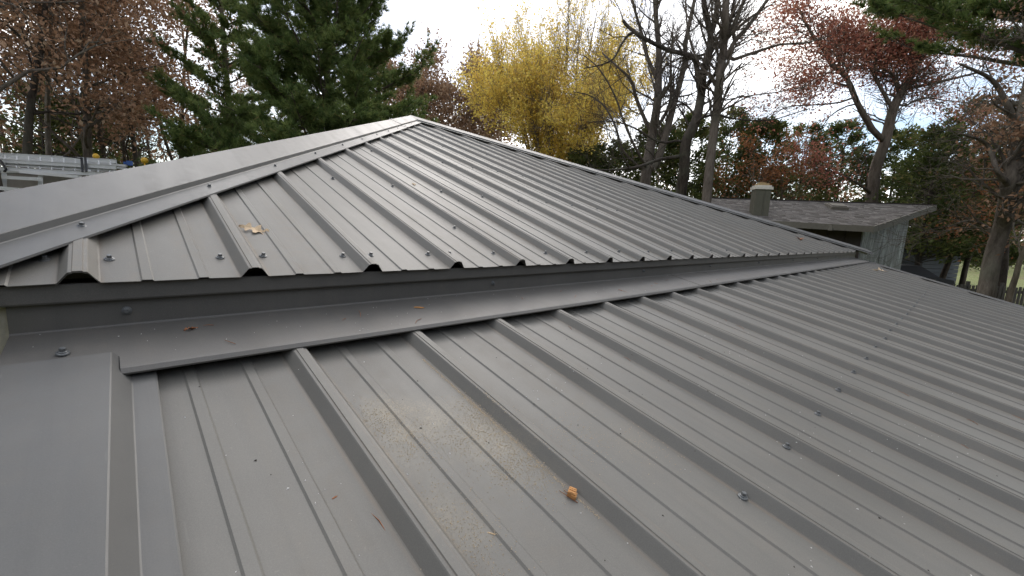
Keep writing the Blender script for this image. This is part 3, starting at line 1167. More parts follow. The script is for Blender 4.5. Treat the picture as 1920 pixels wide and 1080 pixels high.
def ladder(u0, v0, u1, v1, d, gapv, label):
    t = thing('ladder', label, 'ladder', P((u0 + u1) / 2, (v0 + v1) / 2 + gapv, d), 'aluminium ladders on the truck rack')
    A, B = P(u0, v0, d), P(u1, v1, d)
    A2_, B2 = P(u0, v0 + gapv, d - .12), P(u1, v1 + gapv * .9, d - .12)
    for (s, e) in ((A, B), (A2_, B2)):
        mb = MB()
        mb.bar(s, e, .030, .085)
        mb.bar(s + [0, 0, .045], e + [0, 0, .045], .05, .010)
        mb.bar(s - [0, 0, .045], e - [0, 0, .045], .05, .010)
        mb.build('rail', M['alu'], t)
    n_ = int(np.linalg.norm(B - A) / .305)
    for k in range(n_):
        f = (k + .5) / n_
        mb = MB()
        mb.tube([A + (B - A) * f, A2_ + (B2 - A2_) * f], .018, 8)
        mb.build('rung', M['alu'], t)
    return t


ladder(-110, 283, 218, 303, 11.5, 12, 'upper aluminium ladder lying flat, topmost on the rack')
ladder(-110, 299, 217, 318, 11.45, 11, 'lower aluminium ladder resting under the other on the rack')
l4 = MB()
l4.bar(P(-110, 292, 11.9), P(212, 311, 11.9), .05, .36)
lone('aluminium_plank', l4, M['alu'], 'long aluminium plank on edge behind the two ladders', 'plank', 'aluminium planks on the truck rack')
l3 = MB()
l3.bar(P(150, 304, 11.7), P(238, 311, 11.7), .03, .06)
l3.bar(P(150, 309, 11.6), P(238, 316, 11.6), .03, .04)
lone('aluminium_plank', l3, M['alu'], 'short aluminium plank sticking out past the ladder ends', 'plank', 'aluminium planks on the truck rack')
lb = MB()
lb.box(P(243, 306, 11.6), (.13, .08, .12))
lb.box(P(236, 306, 11.6), (.10, .05, .07))
lone('blue_clamp', lb, M['blue'], 'blue plastic clamp on the end of the aluminium plank', 'clamp')
st = MB()
for du in (-4, 3):
    st.bar(P(157 + du, 296, 11.35), P(159 + du, 322, 11.3), .05, .05)
lone('ratchet_strap', st, M['black'], 'black strap hanging over both aluminium ladders', 'strap')
st = MB()
st.bar(P(0, 300, 11.3), P(12, 318, 11.3), .05, .03)
st.bar(P(12, 318, 11.3), P(8, 322, 11.3), .05, .03)
st.bar(P(120, 293, 11.3), P(152, 297, 11.3), .04, .03)
lone('bungee_cord', st, M['black'], 'thin black cord tied slantwise at the left end of the ladders', 'cord')

# ------------------------------------------------------------------ trees
def smooth_path(pts, per=4):
    pts = np.asarray(pts, float)
    q = np.vstack([2 * pts[0] - pts[1], pts, 2 * pts[-1] - pts[-2]])
    out = []
    for i in range(1, len(q) - 2):
        for t in np.arange(per) / per:
            a, b_, c, d = q[i - 1:i + 3]
            out.append(.5 * ((2 * b_) + (c - a) * t + (2 * a - 5 * b_ + 4 * c - d) * t * t + (3 * b_ - a - 3 * c + d) * t ** 3))
    out.append(pts[-1])
    return np.array(out)


def uv(p):
    q = p - CAM
    z = q @ FW
    return 960 + FPX * (q @ RT) / z, 540 - FPX * (q @ UP) / z


def unit(v):
    return v / (np.linalg.norm(v) + 1e-9)


def grow(rng, p, d, ln, r, lvl, br, tips, c):
    """recursive branch; br collects (points, radii), tips collects (point, direction)"""
    ns = 5 if lvl > 0 else 4
    pts = [p]
    dd = unit(d)
    for s in range(ns):
        dd = unit(dd + rng.normal(0, c['wob'], 3) + np.array([0, 0, c['up']]))
        pts.append(pts[-1] + dd * ln / ns)
    pts = np.array(pts)
    rad = np.linspace(r, max(r * .42, .0035), ns + 1)
    br.append((pts, rad))
    if lvl == 0:
        for s in range(1, ns + 1):
            tips.append((pts[s], unit(pts[s] - pts[s - 1])))
        return
    nk = c['kids'][lvl]
    for k in range(nk):
        t = rng.uniform(.22, 1.0) if k else 1.0
        f = t * ns
        i = min(int(f), ns - 1)
        q = pts[i] + (pts[i + 1] - pts[i]) * (f - i)
        ax = unit(pts[i + 1] - pts[i])
        s = unit(np.cross(ax, rng.normal(0, 1, 3)))
        ang = rng.uniform(*c['ang'])
        nd_ = ax * math.cos(ang) + s * math.sin(ang)
        grow(rng, q, nd_, ln * rng.uniform(*c['ratio']), np.interp(f, range(ns + 1), rad) * .62, lvl - 1, br, tips, c)


def leaves(mb, rng, pos, size, jit=.35, flat=0.0, aspect=.55, dirs=None, tone=None):
    n_ = len(pos)
    d = rng.normal(0, 1, (n_, 3))
    if dirs is not None:
        d = d * .55 + dirs
    d /= np.linalg.norm(d, axis=1, keepdims=True)
    w = np.cross(d, rng.normal(0, 1, (n_, 3)) + np.array([0, 0, flat]))
    w /= np.linalg.norm(w, axis=1, keepdims=True) + 1e-9
    nn = np.cross(d, w)
    s = size * rng.uniform(1 - jit, 1 + jit, (n_, 1))
    v = np.stack([pos, pos + d * s * .5 + w * s * aspect * .5 + nn * s * .12, pos + d * s, pos + d * s * .5 - w * s * aspect * .5 + nn * s * .12], 1).reshape(-1, 3)
    i = np.arange(n_)[:, None] * 4
    tn_ = rng.uniform(0, 1, n_) if tone is None else tone
    mb.add(v, i + np.array([[0, 1, 2, 3]]), np.repeat(tn_, 4))


def wood(br, name, mat, parent, fine=None):
    mb = MB()
    for pts, rad in br:
        mb.tube(pts, rad, 8 if rad[0] > .06 else (5 if rad[0] > .015 else 3), cap=rad[0] > .03)
    return mb.build(name, mat, parent, smooth=True)


def crown(tips, per, spread, size, rng, mat, parent, keep=None, name='crown', **kw):
    tp_ = np.array([t[0] for t in tips])
    if keep is not None:
        tp_ = tp_[keep(tp_)]
    pos = np.repeat(tp_, per, 0) + rng.normal(0, spread, (len(tp_) * per, 3))
    # each clump has its own cast of colour, plus leaf to leaf scatter
    tone = np.clip(np.repeat(rng.uniform(.1, .9, len(tp_)), per) + rng.normal(0, .18, len(pos)), 0, 1)
    mb = MB()
    leaves(mb, rng, pos, size, tone=tone, **kw)
    return mb.build(name, mat, parent, tone=True)


def traced(rng, pix, d, amp=.25):
    k = np.cumsum(rng.normal(0, amp, len(pix)))
    k -= k[0]
    return smooth_path([P(u, v, d + kk) for (u, v), kk in zip(pix, k)])


def drop(pix, d, r):
    """extend a traced trunk to the ground"""
    u, v = pix[0]
    p = P(u, v, d)
    return np.array([p[0], p[1], -.1])


def limb_twigs(rng, path, rad, n_, ln, lvl, br, tips, c, t0=.15):
    for k in range(n_):
        t = rng.uniform(t0, 1.0)
        f = t * (len(path) - 1)
        i = min(int(f), len(path) - 2)
        q = path[i] + (path[i + 1] - path[i]) * (f - i)
        ax = unit(path[i + 1] - path[i])
        s = unit(np.cross(ax, rng.normal(0, 1, 3)))
        ang = rng.uniform(.45, 1.15)
        r = np.interp(f, range(len(path)), rad) * .4
        grow(rng, q, ax * math.cos(ang) + s * math.sin(ang) + np.array([0, 0, .15]), ln * rng.uniform(.6, 1.2), min(max(r, .010), .04), lvl, br, tips, c)


BARE = dict(wob=.16, up=.05, kids=[0, 5, 5, 5], ang=(.4, .95), ratio=(.45, .72))
OAKC = dict(wob=.20, up=.03, kids=[0, 5, 5, 5], ang=(.45, 1.1), ratio=(.45, .7))
UPR = dict(wob=.12, up=.22, kids=[0, 5, 6, 5], ang=(.25, .6), ratio=(.40, .62))


def traced_tree(name, label, cat, stems, d, bark, seed, group, twigs=6, tlen=1.4, lvl=2, cfg=BARE, leaf=None, amp=.25):
    """stems: list of (pixels, radius at foot, radius at end); the first is the trunk and goes to the ground"""
    rng = np.random.default_rng(seed)
    u, v = stems[0][0][0]
    foot = drop(stems[0][0], d, 0)
    t = thing(name, label, cat, foot, group)
    big, br, tips = [], [], []
    for k, (pix, r0, r1) in enumerate(stems):
        if k == 0:
            path = traced(rng, pix, d, amp)
        else:                                  # a limb leaves the stem it grows from, at that stem's own distance
            best = None
            for pp_, _r in big:
                pu, pv = uv(pp_)
                e = (pu - pix[0][0]) ** 2 + (pv - pix[0][1]) ** 2
                i = int(np.argmin(e))
                if best is None or e[i] < best[0]:
                    best = (e[i], pp_[i])
            dq = (best[1] - CAM) @ FW
            path = traced(rng, pix, dq, amp)
            path = np.vstack([best[1], path[1:]]) if best[0] < 900 else np.vstack([best[1], path])
        if k == 0:
            path = np.vstack([foot, path])
        rad = np.linspace(r0, r1, len(path))
        if k == 0:
            rad[0] *= 1.25
        big.append((path, rad))
        ln = np.linalg.norm(np.diff(path, axis=0), axis=1).sum()
        limb_twigs(rng, path, rad, int(twigs * max(1, ln / 2.0)), tlen, lvl, br, tips, cfg, .3 if k == 0 else .1)
    wood(big, 'trunk', M[bark], t)
    wood(br, 'twigs', M[bark], t)
    if leaf:
        crown(tips, leaf['per'], leaf['spread'], leaf['size'], rng, M[leaf['mat']], t, leaf.get('keep'))
    return t


GB = 'bare trees behind the right hip'
A = [([(1212, 320), (1223, 253), (1232, 197), (1235, 141), (1235, 88), (1230, 35), (1226, -40)], .20, .07),
     ([(1218, 245), (1195, 190), (1183, 151), (1163, 130), (1130, 100)], .08, .03),
     ([(1232, 150), (1212, 102), (1205, 70), (1191, 21), (1178, -30)], .08, .04),
     ([(1224, 330), (1248, 253), (1265, 190), (1283, 123), (1286, 77), (1300, 10), (1306, -40)], .15, .06),
     ([(1230, 243), (1255, 197), (1258, 151), (1258, 106), (1262, 60)], .07, .03),
     ([(1210, 322), (1170, 285), (1153, 235), (1131, 197), (1103, 178), (1075, 172)], .055, .015),
     ([(1212, 312), (1195, 285), (1170, 229), (1153, 180), (1124, 130), (1095, 104)], .055, .015)]
traced_tree('bare_tree', 'pale grey leafless tree with several stems fanning from one foot', 'tree', A, 16.0, 'midbark', 21, GB, 5, 1.4, 2)
B = [([(1278, 352), (1283, 317), (1286, 267), (1304, 229), (1314, 183), (1318, 141), (1329, 99), (1332, 63), (1322, 21), (1316, -40)], .17, .07),
     ([(1311, 172), (1307, 130), (1297, 106), (1251, 93), (1205, 70), (1178, 50), (1168, 38)], .085, .045),
     ([(1190, 60), (1178, 66), (1165, 84), (1150, 110), (1125, 122), (1095, 128)], .05, .015),
     ([(1332, 63), (1343, 28), (1343, -40)], .09, .06),
     ([(1318, 172), (1340, 140), (1352, 110), (1366, 60), (1380, -20)], .06, .03),
     ([(1283, 292), (1237, 299), (1195, 313), (1139, 319), (1105, 316)], .06, .02),
     ([(1280, 262), (1237, 266), (1188, 239), (1150, 228), (1100, 229)], .04, .012),
     ([(1305, 225), (1340, 215), (1372, 222), (1440, 226), (1519, 203)], .04, .012)]
traced_tree('bare_tree', 'dark crooked leafless tree with one thick limb arching left', 'tree', B, 13.0, 'darkbark', 22, GB, 5, 1.1, 2)
C_ = [([(1325, 373), (1332, 299), (1343, 211), (1350, 141), (1357, 88), (1360, 30), (1362, -40)], .14, .085),
      ([(1359, 116), (1378, 77), (1403, 49), (1438, 0), (1460, -40)], .065, .04),
      ([(1364, 116), (1413, 99), (1462, 84), (1508, 81), (1560, 66)], .05, .015),
      ([(1371, 67), (1385, 28), (1403, -30)], .05, .03),
      ([(1352, 197), (1371, 151), (1392, 118)], .035, .012),
      ([(1352, 190), (1390, 182), (1462, 172), (1520, 160)], .022, .008),
      ([(1347, 170), (1330, 140), (1310, 118), (1290, 60), (1285, -20)], .04, .02)]
traced_tree('bare_tree', 'straight leafless tree beside the end of the shingle roof', 'tree', C_, 12.0, 'midbark', 23, GB, 5, 1.0, 2)
Dk = [([(1634, 385), (1641, 320), (1659, 267), (1674, 207), (1692, 169), (1713, 130), (1722, 90), (1728, 40), (1730, -40)], .25, .09),
      ([(1644, 258), (1609, 196), (1588, 148), (1559, 119), (1547, 98), (1520, 60), (1500, 20)], .13, .05),
      ([(1674, 204), (1647, 157), (1633, 127), (1620, 90)], .09, .03),
      ([(1686, 166), (1671, 136), (1647, 121), (1625, 60)], .09, .03),
      ([(1692, 168), (1760, 154), (1822, 139), (1880, 128)], .08, .02),
      ([(1689, 204), (1730, 184), (1784, 190), (1850, 196)], .05, .015),
      ([(1713, 128), (1740, 95), (1758, 78), (1790, 40)], .09, .04),
      ([(1713, 130), (1690, 86), (1680, 40), (1672, -20)], .08, .04),
      ([(1588, 190), (1540, 196), (1480, 200), (1440, 222)], .045, .012),
      ([(1632, 362), (1620, 352), (1590, 333), (1560, 322), (1520, 315)], .08, .02)]
traced_tree('red_oak', 'tall oak with red-brown leaves and a forked trunk behind the shingle roof', 'tree', Dk, 19.5, 'midbark', 24, 'oaks still in leaf', 9, 1.6, 2, OAKC,
            dict(per=3, spread=.32, size=.12, mat='redleaf', keep=lambda p: (np.sin(p[:, 0] * 1.9 + p[:, 2] * 1.3) + np.sin(p[:, 1] * 1.7 - p[:, 2] * 2.1) + np.clip((110 - uv(p)[1]) / 60, -.9, .8) - np.clip((uv(p)[0] - 1700) / 120, 0, .6) + np.clip((1640 - uv(p)[0]) / 150, 0, .55) > -.15)))
Ek = [([(1850, 545), (1862, 480), (1880, 420), (1893, 350), (1905, 300), (1925, 200), (1945, 90), (1960, -40)], .145, .11),
      ([(1872, 445), (1840, 420), (1810, 415), (1780, 425)], .05, .015),
      ([(1893, 350), (1870, 320), (1850, 270), (1800, 250)], .06, .02),
      ([(1915, 260), (1890, 200), (1860, 150), (1800, 120)], .07, .02)]
traced_tree('oak_tree', 'thick leaning trunk with sparse brown leaves at the right edge', 'tree', Ek, 9.0, 'oakbark', 25, 'oaks still in leaf', 7, .95, 2, OAKC,
            dict(per=1, spread=.10, size=.09, mat='brownleaf', keep=lambda p: (uv(p)[0] > 1790) & (np.sin(p[:, 0] * 2.3 + p[:, 2] * 2.9) * np.sin(p[:, 1] * 2.1 + 1) > .15)))


def wild_tree(name, label, base, height, lean, r, nlimb, seed, bark, leaf, group, t0=.25, limb=3.2, cfg=OAKC, lvl=2, fork=0):
    rng = np.random.default_rng(seed)
    base = np.asarray(base, float)
    base = np.array([base[0], base[1], -.1])
    t = thing(name, label, 'tree', base, group)
    n_ = 9
    pts = [base]
    d = unit(np.array([lean[0], lean[1], 1.0]))
    for k in range(n_):
        d = unit(d + rng.normal(0, .05, 3) + np.array([0, 0, .03]))
        pts.append(pts[-1] + d * height / n_)
    path = smooth_path(pts, 2)
    rad = np.linspace(r, r * .25, len(path))
    big, br, tips = [(path, rad)], [], []
    for k in range(nlimb):
        tt = t0 + (1 - t0) * (k + rng.uniform(0, 1)) / nlimb
        f = tt * (len(path) - 1)
        i = min(int(f), len(path) - 2)
        q = path[i] + (path[i + 1] - path[i]) * (f - i)
        a = k * 2.4 + rng.uniform(-.5, .5)
        el = rng.uniform(.25, .9)
        dd = np.array([math.cos(a) * math.cos(el), math.sin(a) * math.cos(el), math.sin(el)])
        grow(rng, q, dd, limb * (1.15 - .55 * tt) * rng.uniform(.75, 1.2), np.interp(f, range(len(path)), rad) * .45, lvl, br, tips, cfg)
    wood(big, 'trunk', M[bark], t)
    wood(br, 'branches', M[bark], t)
    if leaf:
        crown(tips, leaf['per'], leaf['spread'], leaf['size'], rng, M[leaf['mat']], t, leaf.get('keep'))
    return t


BL = dict(per=6, spread=.26, size=.15, mat='brownleaf', keep=lambda p: (uv(p)[1] < 215 + 40 * np.sin(p[:, 0] * 1.3)) | (np.sin(p[:, 0] * 2.1) * np.sin(p[:, 2] * 2.9 + p[:, 1]) > .35))
GL = 'brown-leaved woodland at the left'


def gp(u, d):
    p = P(u, 420, d)
    return p


lr = RT * [1, 1, 0]
for (u, d, h, ln, r, nl, sd2, bark, lf, lab, t0) in (
    (14, 11.0, 10.5, -.03, .19, 10, 31, 'oakbark', dict(per=3, spread=.2, size=.14, mat='brownleaf'), 'thickest dark trunk at the left border, behind the ladders', .45),
    (32, 13.5, 11.5, -.01, .15, 9, 32, 'darkbark', dict(per=3, spread=.2, size=.14, mat='brownleaf'), 'dark slim trunk just right of the leftmost thick trunk', .45),
    (92, 15.5, 12, .05, .11, 13, 33, 'greybark', BL, 'pale straight trunk rising behind the left half of the ladders', .30),
    (150, 15.0, 12, .12, .16, 15, 34, 'oakbark', BL, 'leaning forked oak with brown leaves in the middle of the left wood', .25),
    (215, 19.0, 14, .02, .12, 15, 35, 'oakbark', BL, 'brown-leaved oak above the right end of the ladders', .2),
    (283, 17.0, 12, -.02, .11, 15, 36, 'darkbark', BL, 'dark thin oak with brown leaves beside the yellow knob', .15),
    (335, 21.0, 14, .03, .11, 15, 37, 'oakbark', BL, 'brown oak just left of the big pine', .15),
    (60, 21.0, 15, .05, .12, 14, 38, 'darkbark', BL, 'slender dark oak standing between the left border trunks and the pale trunk', .2),
    (180, 25.0, 15, -.04, .13, 15, 39, 'greybark', BL, 'farther oak with rusty crown seen through the left wood', .2),
    (390, 26.0, 14, .0, .12, 14, 40, 'greybark', BL, 'farther oak showing brown through gaps in the second pine', .15),
):
    wild_tree('oak_tree', lab, gp(u, d), h, lr[:2] * ln, r, nl, sd2, bark, lf, GL, t0, 3.4)

for k, (u, d, h, sd2, lab) in enumerate((
    (48, 18.0, 13, 141, 'thin bare trunk between the dark left border trunks and the pale trunk'),
    (118, 20.0, 13, 142, 'thin bare trunk just right of the pale straight trunk'),
    (192, 17.5, 12, 143, 'thin bare trunk just right of the leaning forked oak'),
    (248, 20.0, 13, 144, 'thin bare trunk above the blue clamp'),
    (305, 22.0, 13, 145, 'thin bare trunk right of the second yellow knob'),
    (362, 20.0, 13, 146, 'thin bare trunk just left of the slimmer pine'))):
    wild_tree('bare_tree', lab, gp(u, d), h, lr[:2] * (.05 * math.sin(k * 2.1)), .085, 11, sd2, 'midbark', None, GL, .3, 2.2, BARE)

GM = 'brown and grey trees beyond the roof peak'
BM = dict(per=10, spread=.40, size=.24, mat='tanleaf')
for (u, d, h, nl, sd2, lf, lab) in (
    (775, 33, 13.6, 15, 51, BM, 'russet tree directly behind the roof peak'),
    (835, 36, 14.2, 14, 52, BM, 'rusty brown tree right of the roof peak, second along'),
    (905, 34, 13.2, 15, 53, BM, 'rusty brown tree nearest the yellow tree'),
    (720, 30, 12.0, 12, 54, dict(per=3, spread=.3, size=.2, mat='brownleaf'), 'brown tree half hidden by the right side of the big pine'),
    (815, 42, 20, 13, 55, None, 'pale bare treetop rising above the rusty trees by the peak'),
    (880, 44, 20, 13, 56, None, 'pale bare treetop left of the yellow tree'),
):
    wild_tree('oak_tree' if lf else 'bare_tree', lab, gp(u, d), h, (0, 0), .14, nl, sd2, 'greybark', lf, GM, .12, 3.0 if lf else 2.6, OAKC if lf else UPR)

# yellow tree: several upright leaders from one base
rng = np.random.default_rng(61)
yb = gp(1045, 27)
yt = thing('yellow_tree', 'tall upright tree full of bright yellow leaves beyond the roof', 'tree', (yb[0], yb[1], 0))
big, br, tips = [], [], []
for (u0, u1, vt, dd, r) in ((1020, 905, 175, 27, .07), (1035, 950, 210, 25, .07), (1060, 1000, 160, 24.5, .07), (1080, 1130, 215, 24, .07), (1095, 1185, 165, 26, .07), (1085, 1095, 250, 23.5, .06), (1040, 1010, 240, 24, .06), (1075, 1130, 130, 25, .08), (1040, 930, 150, 26, .08), (1090, 1165, 110, 26, .08), (1045, 1068, -10, 27, .16), (1030, 975, 45, 27.5, .11), (1020, 922, 75, 26.5, .10), (1060, 1120, 20, 26, .11), (1070, 1152, 70, 27.5, .09),
                            (1050, 1010, 90, 25.5, .09), (1035, 960, 110, 28.5, .09), (1060, 1095, -20, 28.5, .10), (1050, 1040, 60, 28, .09)):
    foot = np.array([yb[0], yb[1], -.1]) + rng.normal(0, .25, 3) * [1, 1, 0]
    m1_ = P((u0 * .6 + u1 * .4), 230, dd)
    top = P(u1, vt, dd)
    path = smooth_path([foot, m1_, (m1_ + top) / 2 + rng.normal(0, .15, 3), top], 5)
    rad = np.linspace(r, .015, len(path))
    big.append((path, rad))
    limb_twigs(rng, path, rad, 30, 2.0, 2, br, tips, UPR, .12)
wood(big, 'trunk', M['greybark'], yt)
wood(br, 'branches', M['greybark'], yt)
tz = np.array([t_[0] for t_ in tips])
vv_ = 540 - FPX * ((tz - CAM) @ UP) / ((tz - CAM) @ FW)
dens = np.clip((vv_ - 5) / 240, .10, .9)
sel = rng.uniform(0, 1, len(tips)) < dens
crown([t_ for t_, s in zip(tips, sel) if s], 2, .19, .14, rng, M['yellowleaf'], yt)


# white pines
def pine(name, label, base, h, r, lean, seed, zlo, nl, blen, group=None, cone=None, keep=None):
    rng = np.random.default_rng(seed)
    base = np.array([base[0], base[1], -.1])
    t = thing(name, label, 'pine', base, group)
    path = smooth_path([base + np.array([lean[0], lean[1], 1.0]) * k * h / 5 + rng.normal(0, .05, 3) * (k > 0) for k in range(6)], 3)
    rad = np.linspace(r, .03, len(path))
    big, br, tp_, td_ = [(path, rad)], [], [], []
    for k in range(nl):
        z = zlo + (h - zlo) * ((k + rng.uniform(0, .8)) / nl)
        tt = z / h
        q = np.array([np.interp(tt, np.linspace(0, 1, len(path)), path[:, a]) for a in range(3)])
        az = k * 2.39996 + rng.uniform(-.4, .4)
        ln = blen * (1 - tt) ** .75 * rng.uniform(.7, 1.15) + .4
        el = rng.uniform(.0, .40) + tt * .45
        d = np.array([math.cos(az) * math.cos(el), math.sin(az) * math.cos(el), math.sin(el)])
        ns = 7
        pts = [q]
        for s in range(ns):
            d = unit(d + rng.normal(0, .07, 3) + np.array([0, 0, .05]))
            pts.append(pts[-1] + d * ln / ns)
        pts = np.array(pts)
        lr_ = np.linspace(.012 + .012 * ln, .008, ns + 1)
        br.append((pts, lr_))
        nb_ = int(9 + ln * 7)
        for j in range(nb_):
            f = rng.uniform(.22, 1.0) * ns
            i = min(int(f), ns - 1)
            qq = pts[i] + (pts[i + 1] - pts[i]) * (f - i)
            ax = unit(pts[i + 1] - pts[i])
            sd3 = unit(np.cross(ax, [0, 0, 1.0])) * rng.choice([-1, 1])
            dd = unit(ax * rng.uniform(.5, 1.0) + sd3 * rng.uniform(.3, 1.0) + np.array([0, 0, rng.uniform(-.1, .35)]))
            l2 = rng.uniform(.35, .95) * (.5 + .5 * ln / blen)
            p2 = np.array([qq, qq + dd * l2 * .5 + rng.normal(0, .03, 3), qq + dd * l2 + np.array([0, 0, .08])])
            br.append((p2, np.array([.008, .006, .004])))
            m_ = int(5 + l2 * 8)
            for s in np.linspace(.2, 1.0, m_):
                pt = qq + dd * l2 * s + rng.normal(0, .05, 3)
                tp_.append(pt)
                td_.append(unit(dd + np.array([0, 0, .35]) + rng.normal(0, .3, 3)))
    wood(big, 'trunk', M['pinebark'], t)
    wood(br, 'branches', M['pinebark'], t)
    tp_, td_ = np.array(tp_), np.array(td_)
    if keep is not None:
        kk = keep(tp_)
        tp_, td_ = tp_[kk], td_[kk]
    per = 20
    n_ = len(tp_)
    pos = np.repeat(tp_, per, 0)
    d = np.repeat(td_, per, 0) + rng.normal(0, .50, (n_ * per, 3))
    d /= np.linalg.norm(d, axis=1, keepdims=True)
    w = np.cross(d, rng.normal(0, 1, (n_ * per, 3)))
    w /= np.linalg.norm(w, axis=1, keepdims=True)
    ln = rng.uniform(.11, .21, (n_ * per, 1))
    v = np.stack([pos + w * .009, pos - w * .009, pos + d * ln - w * .002, pos + d * ln + w * .002], 1).reshape(-1, 3)
    tone = np.clip(np.repeat(rng.uniform(0, .85, n_), per) + rng.normal(0, .1, n_ * per), 0, .93)
    tone[rng.uniform(0, 1, n_ * per) < .02] = 1.0
    mb = MB()
    mb.add(v, np.arange(n_ * per)[:, None] * 4 + np.array([[0, 1, 2, 3]]), np.repeat(tone, 4))
    mb.build('crown', M['pineneedle'], t, tone=True)
    return t


GP = 'white pines'
pine('pine_tree', 'large dark green white pine standing behind the left hip of the roof', gp(617, 14.0), 13.5, .19, (0, 0), 71, 1.3, 150, 4.0, GP)
pine('pine_tree', 'slimmer pine with a visible leaning trunk, left of the large pine', gp(446, 16.0), 14.0, .15, (-.02, .02), 72, 2.2, 46, 2.6, GP)
pr_ = gp(2085, 9.5)
pine('pine_tree', 'pine whose boughs hang into the top right corner', pr_, 19.0, .2, (0, 0), 73, 6.0, 150, 8.2, GP, None, lambda p: (uv(p)[1] < 98 + 16 * np.sin(p[:, 0] * 2) + 14 * np.sin(p[:, 1] * 3.1)) | (uv(p)[0] > 1960))
rng = np.random.default_rng(83)


def cedar(label, base, h, w, seed, n_=13000, size=.11, zlo=.2):
    rng = np.random.default_rng(seed)
    base = np.array([base[0], base[1], -.05])
    t = thing('cedar_tree', label, 'cedar', base, 'dark green cedars in a row')
    mb = MB()
    mb.tube([base, base + [0, 0, h * .5], base + [0, 0, h * .97]], [.10, .07, .01], 6)
    nb_ = 150
    tip = []
    for k in range(nb_):
        z = zlo + (h - zlo) * rng.uniform(0, 1) ** 1.1
        rr = w * (1 - z / h) ** .45 * rng.uniform(.75, 1.12) + .1
        a = rng.uniform(0, 6.28)
        e = base + np.array([math.cos(a) * rr, math.sin(a) * rr, z + rr * .35])
        s = base + np.array([0, 0, max(.1, z - .1)])
        mb.tube([s, (s + e) / 2 - [0, 0, .08], e], [.02, .014, .005], 3)
        tip.append((s, e))
    mb.build('trunk', M['darkbark'], t, smooth=True)
    tip = np.array(tip)
    k = rng.integers(0, nb_, n_)
    f = rng.uniform(.35, 1.05, n_)
    pos = tip[k, 0] + (tip[k, 1] - tip[k, 0]) * f[:, None] + rng.normal(0, .13, (n_, 3)) * (1.3 - .5 * f[:, None])
    out = unit_rows(tip[k, 1] - tip[k, 0]) + np.array([0, 0, .15])
    cl = MB()
    tone = np.clip(np.repeat(rng.uniform(.05, .85, nb_), 1)[k] + rng.normal(0, .16, n_), 0, .95)
    tone[rng.uniform(0, 1, n_) < .03] = 1.0
    leaves(cl, rng, pos, size * 1.7, .4, 0, .42, out, tone)
    cl.build('crown', M['cedar'], t, tone=True)
    return t


def unit_rows(a):
    return a / (np.linalg.norm(a, axis=1, keepdims=True) + 1e-9)


for (u, d, vt, w, sd2, lab) in (
    (1108, 24, 268, 1.5, 81, 'small cedar at the left end of the row, below the yellow tree'),
    (1165, 23, 272, 1.5, 82, 'cedar showing between the yellow tree and the pale bare tree'),
    (1235, 22, 235, 1.6, 83, 'cedar directly behind the pale multi-stemmed bare tree'),
    (1300, 22, 222, 1.6, 84, 'cedar behind the dark crooked bare tree'),
    (1375, 23, 208, 1.7, 85, 'tallest pointed cedar behind the straight bare trunk'),
    (1440, 22, 232, 1.6, 86, 'cedar behind the chimney of the shingle roof'),
    (1515, 24, 240, 1.7, 87, 'cedar behind the middle of the shingle roof'),
    (1590, 25, 232, 1.7, 88, 'cedar left of the forked oak trunk'),
    (1690, 24, 245, 1.7, 89, 'cedar right of the forked oak trunk'),
    (1765, 17, 248, 1.5, 90, 'cedar beyond the high corner of the shingle roof'),
    (1830, 20, 190, 1.6, 91, 'tall cedar left of the leaning trunk at the right edge'),
    (1935, 17, 185, 1.3, 92, 'cedar behind the leaning trunk at the right edge'),
):
    top = P(u, vt, d)
    cedar(lab, top, top[2], w * 1.5, sd2, 13000 if u < 1740 else 8000, .11, .2 if u < 1740 else 1.7)

GO = 'low rust-coloured oaks before the cedars'
for (u, d, h, sd2, lab) in ((1410, 20.5, 6.0, 95, 'low rust-coloured oak spreading in front of the tallest cedar'), (1490, 21, 5.8, 96, 'low rust-coloured oak above the shingle roof'),
                            (1925, 14, 4.6, 97, 'small brown oak between cedar and leaning trunk at the right')):
    wild_tree('oak_tree', lab, gp(u, d), h, (0, 0), .10, 12, sd2, 'tanbark', dict(per=2, spread=.16, size=.12, mat='orangeleaf', keep=lambda p: np.sin(p[:, 0] * 1.7 + 1) + np.sin(p[:, 2] * 2.6 + p[:, 1]) > -.1), GO, .45, 2.0)
for u, d, h, sd2, lab in ((1782, 18.5, 7.5, 151, 'slim dark trunk standing left of the lawn glimpse'), (1826, 20, 8, 152, 'slim dark trunk standing in front of the lawn glimpse'),
                          (1905, 15, 7, 153, 'slim dark trunk just right of the thick leaning trunk')):
    wild_tree('oak_tree', lab, gp(u, d), h, (0, 0), .12, 12, sd2, 'darkbark', dict(per=2, spread=.15, size=.11, mat='brownleaf', keep=lambda p: uv(p)[1] < 470), GO, .3, 1.8)
for u, v, d, lab in ((1795, 330, 22, 'cedar filling the gap left of the thick leaning trunk'),):
    q_ = P(u, v, d)
    cedar(lab, q_, q_[2], 1.9, 94, 9000, .12, 1.5)
cs_ = P(1880, 330, 25)
cedar('cedar deep between the trunks at the far right', cs_, cs_[2], 1.7, 93, 8000, .12, 1.0)
# young evergreens under the left wood
for (u, d, vt, w, sd2, lab) in ((70, 17, 165, 2.2, 101, 'dark evergreen low behind the left ladders'), (140, 19, 185, 2.2, 102, 'dark evergreen low behind the middle of the ladders'),
                                (215, 22, 200, 2.1, 103, 'dark evergreen low behind the right ladder ends'), (400, 19, 235, 1.4, 104, 'small evergreen below the slimmer pine')):
    top = P(u, vt, d)
    cedar(lab, top, top[2], w, sd2, 7000)

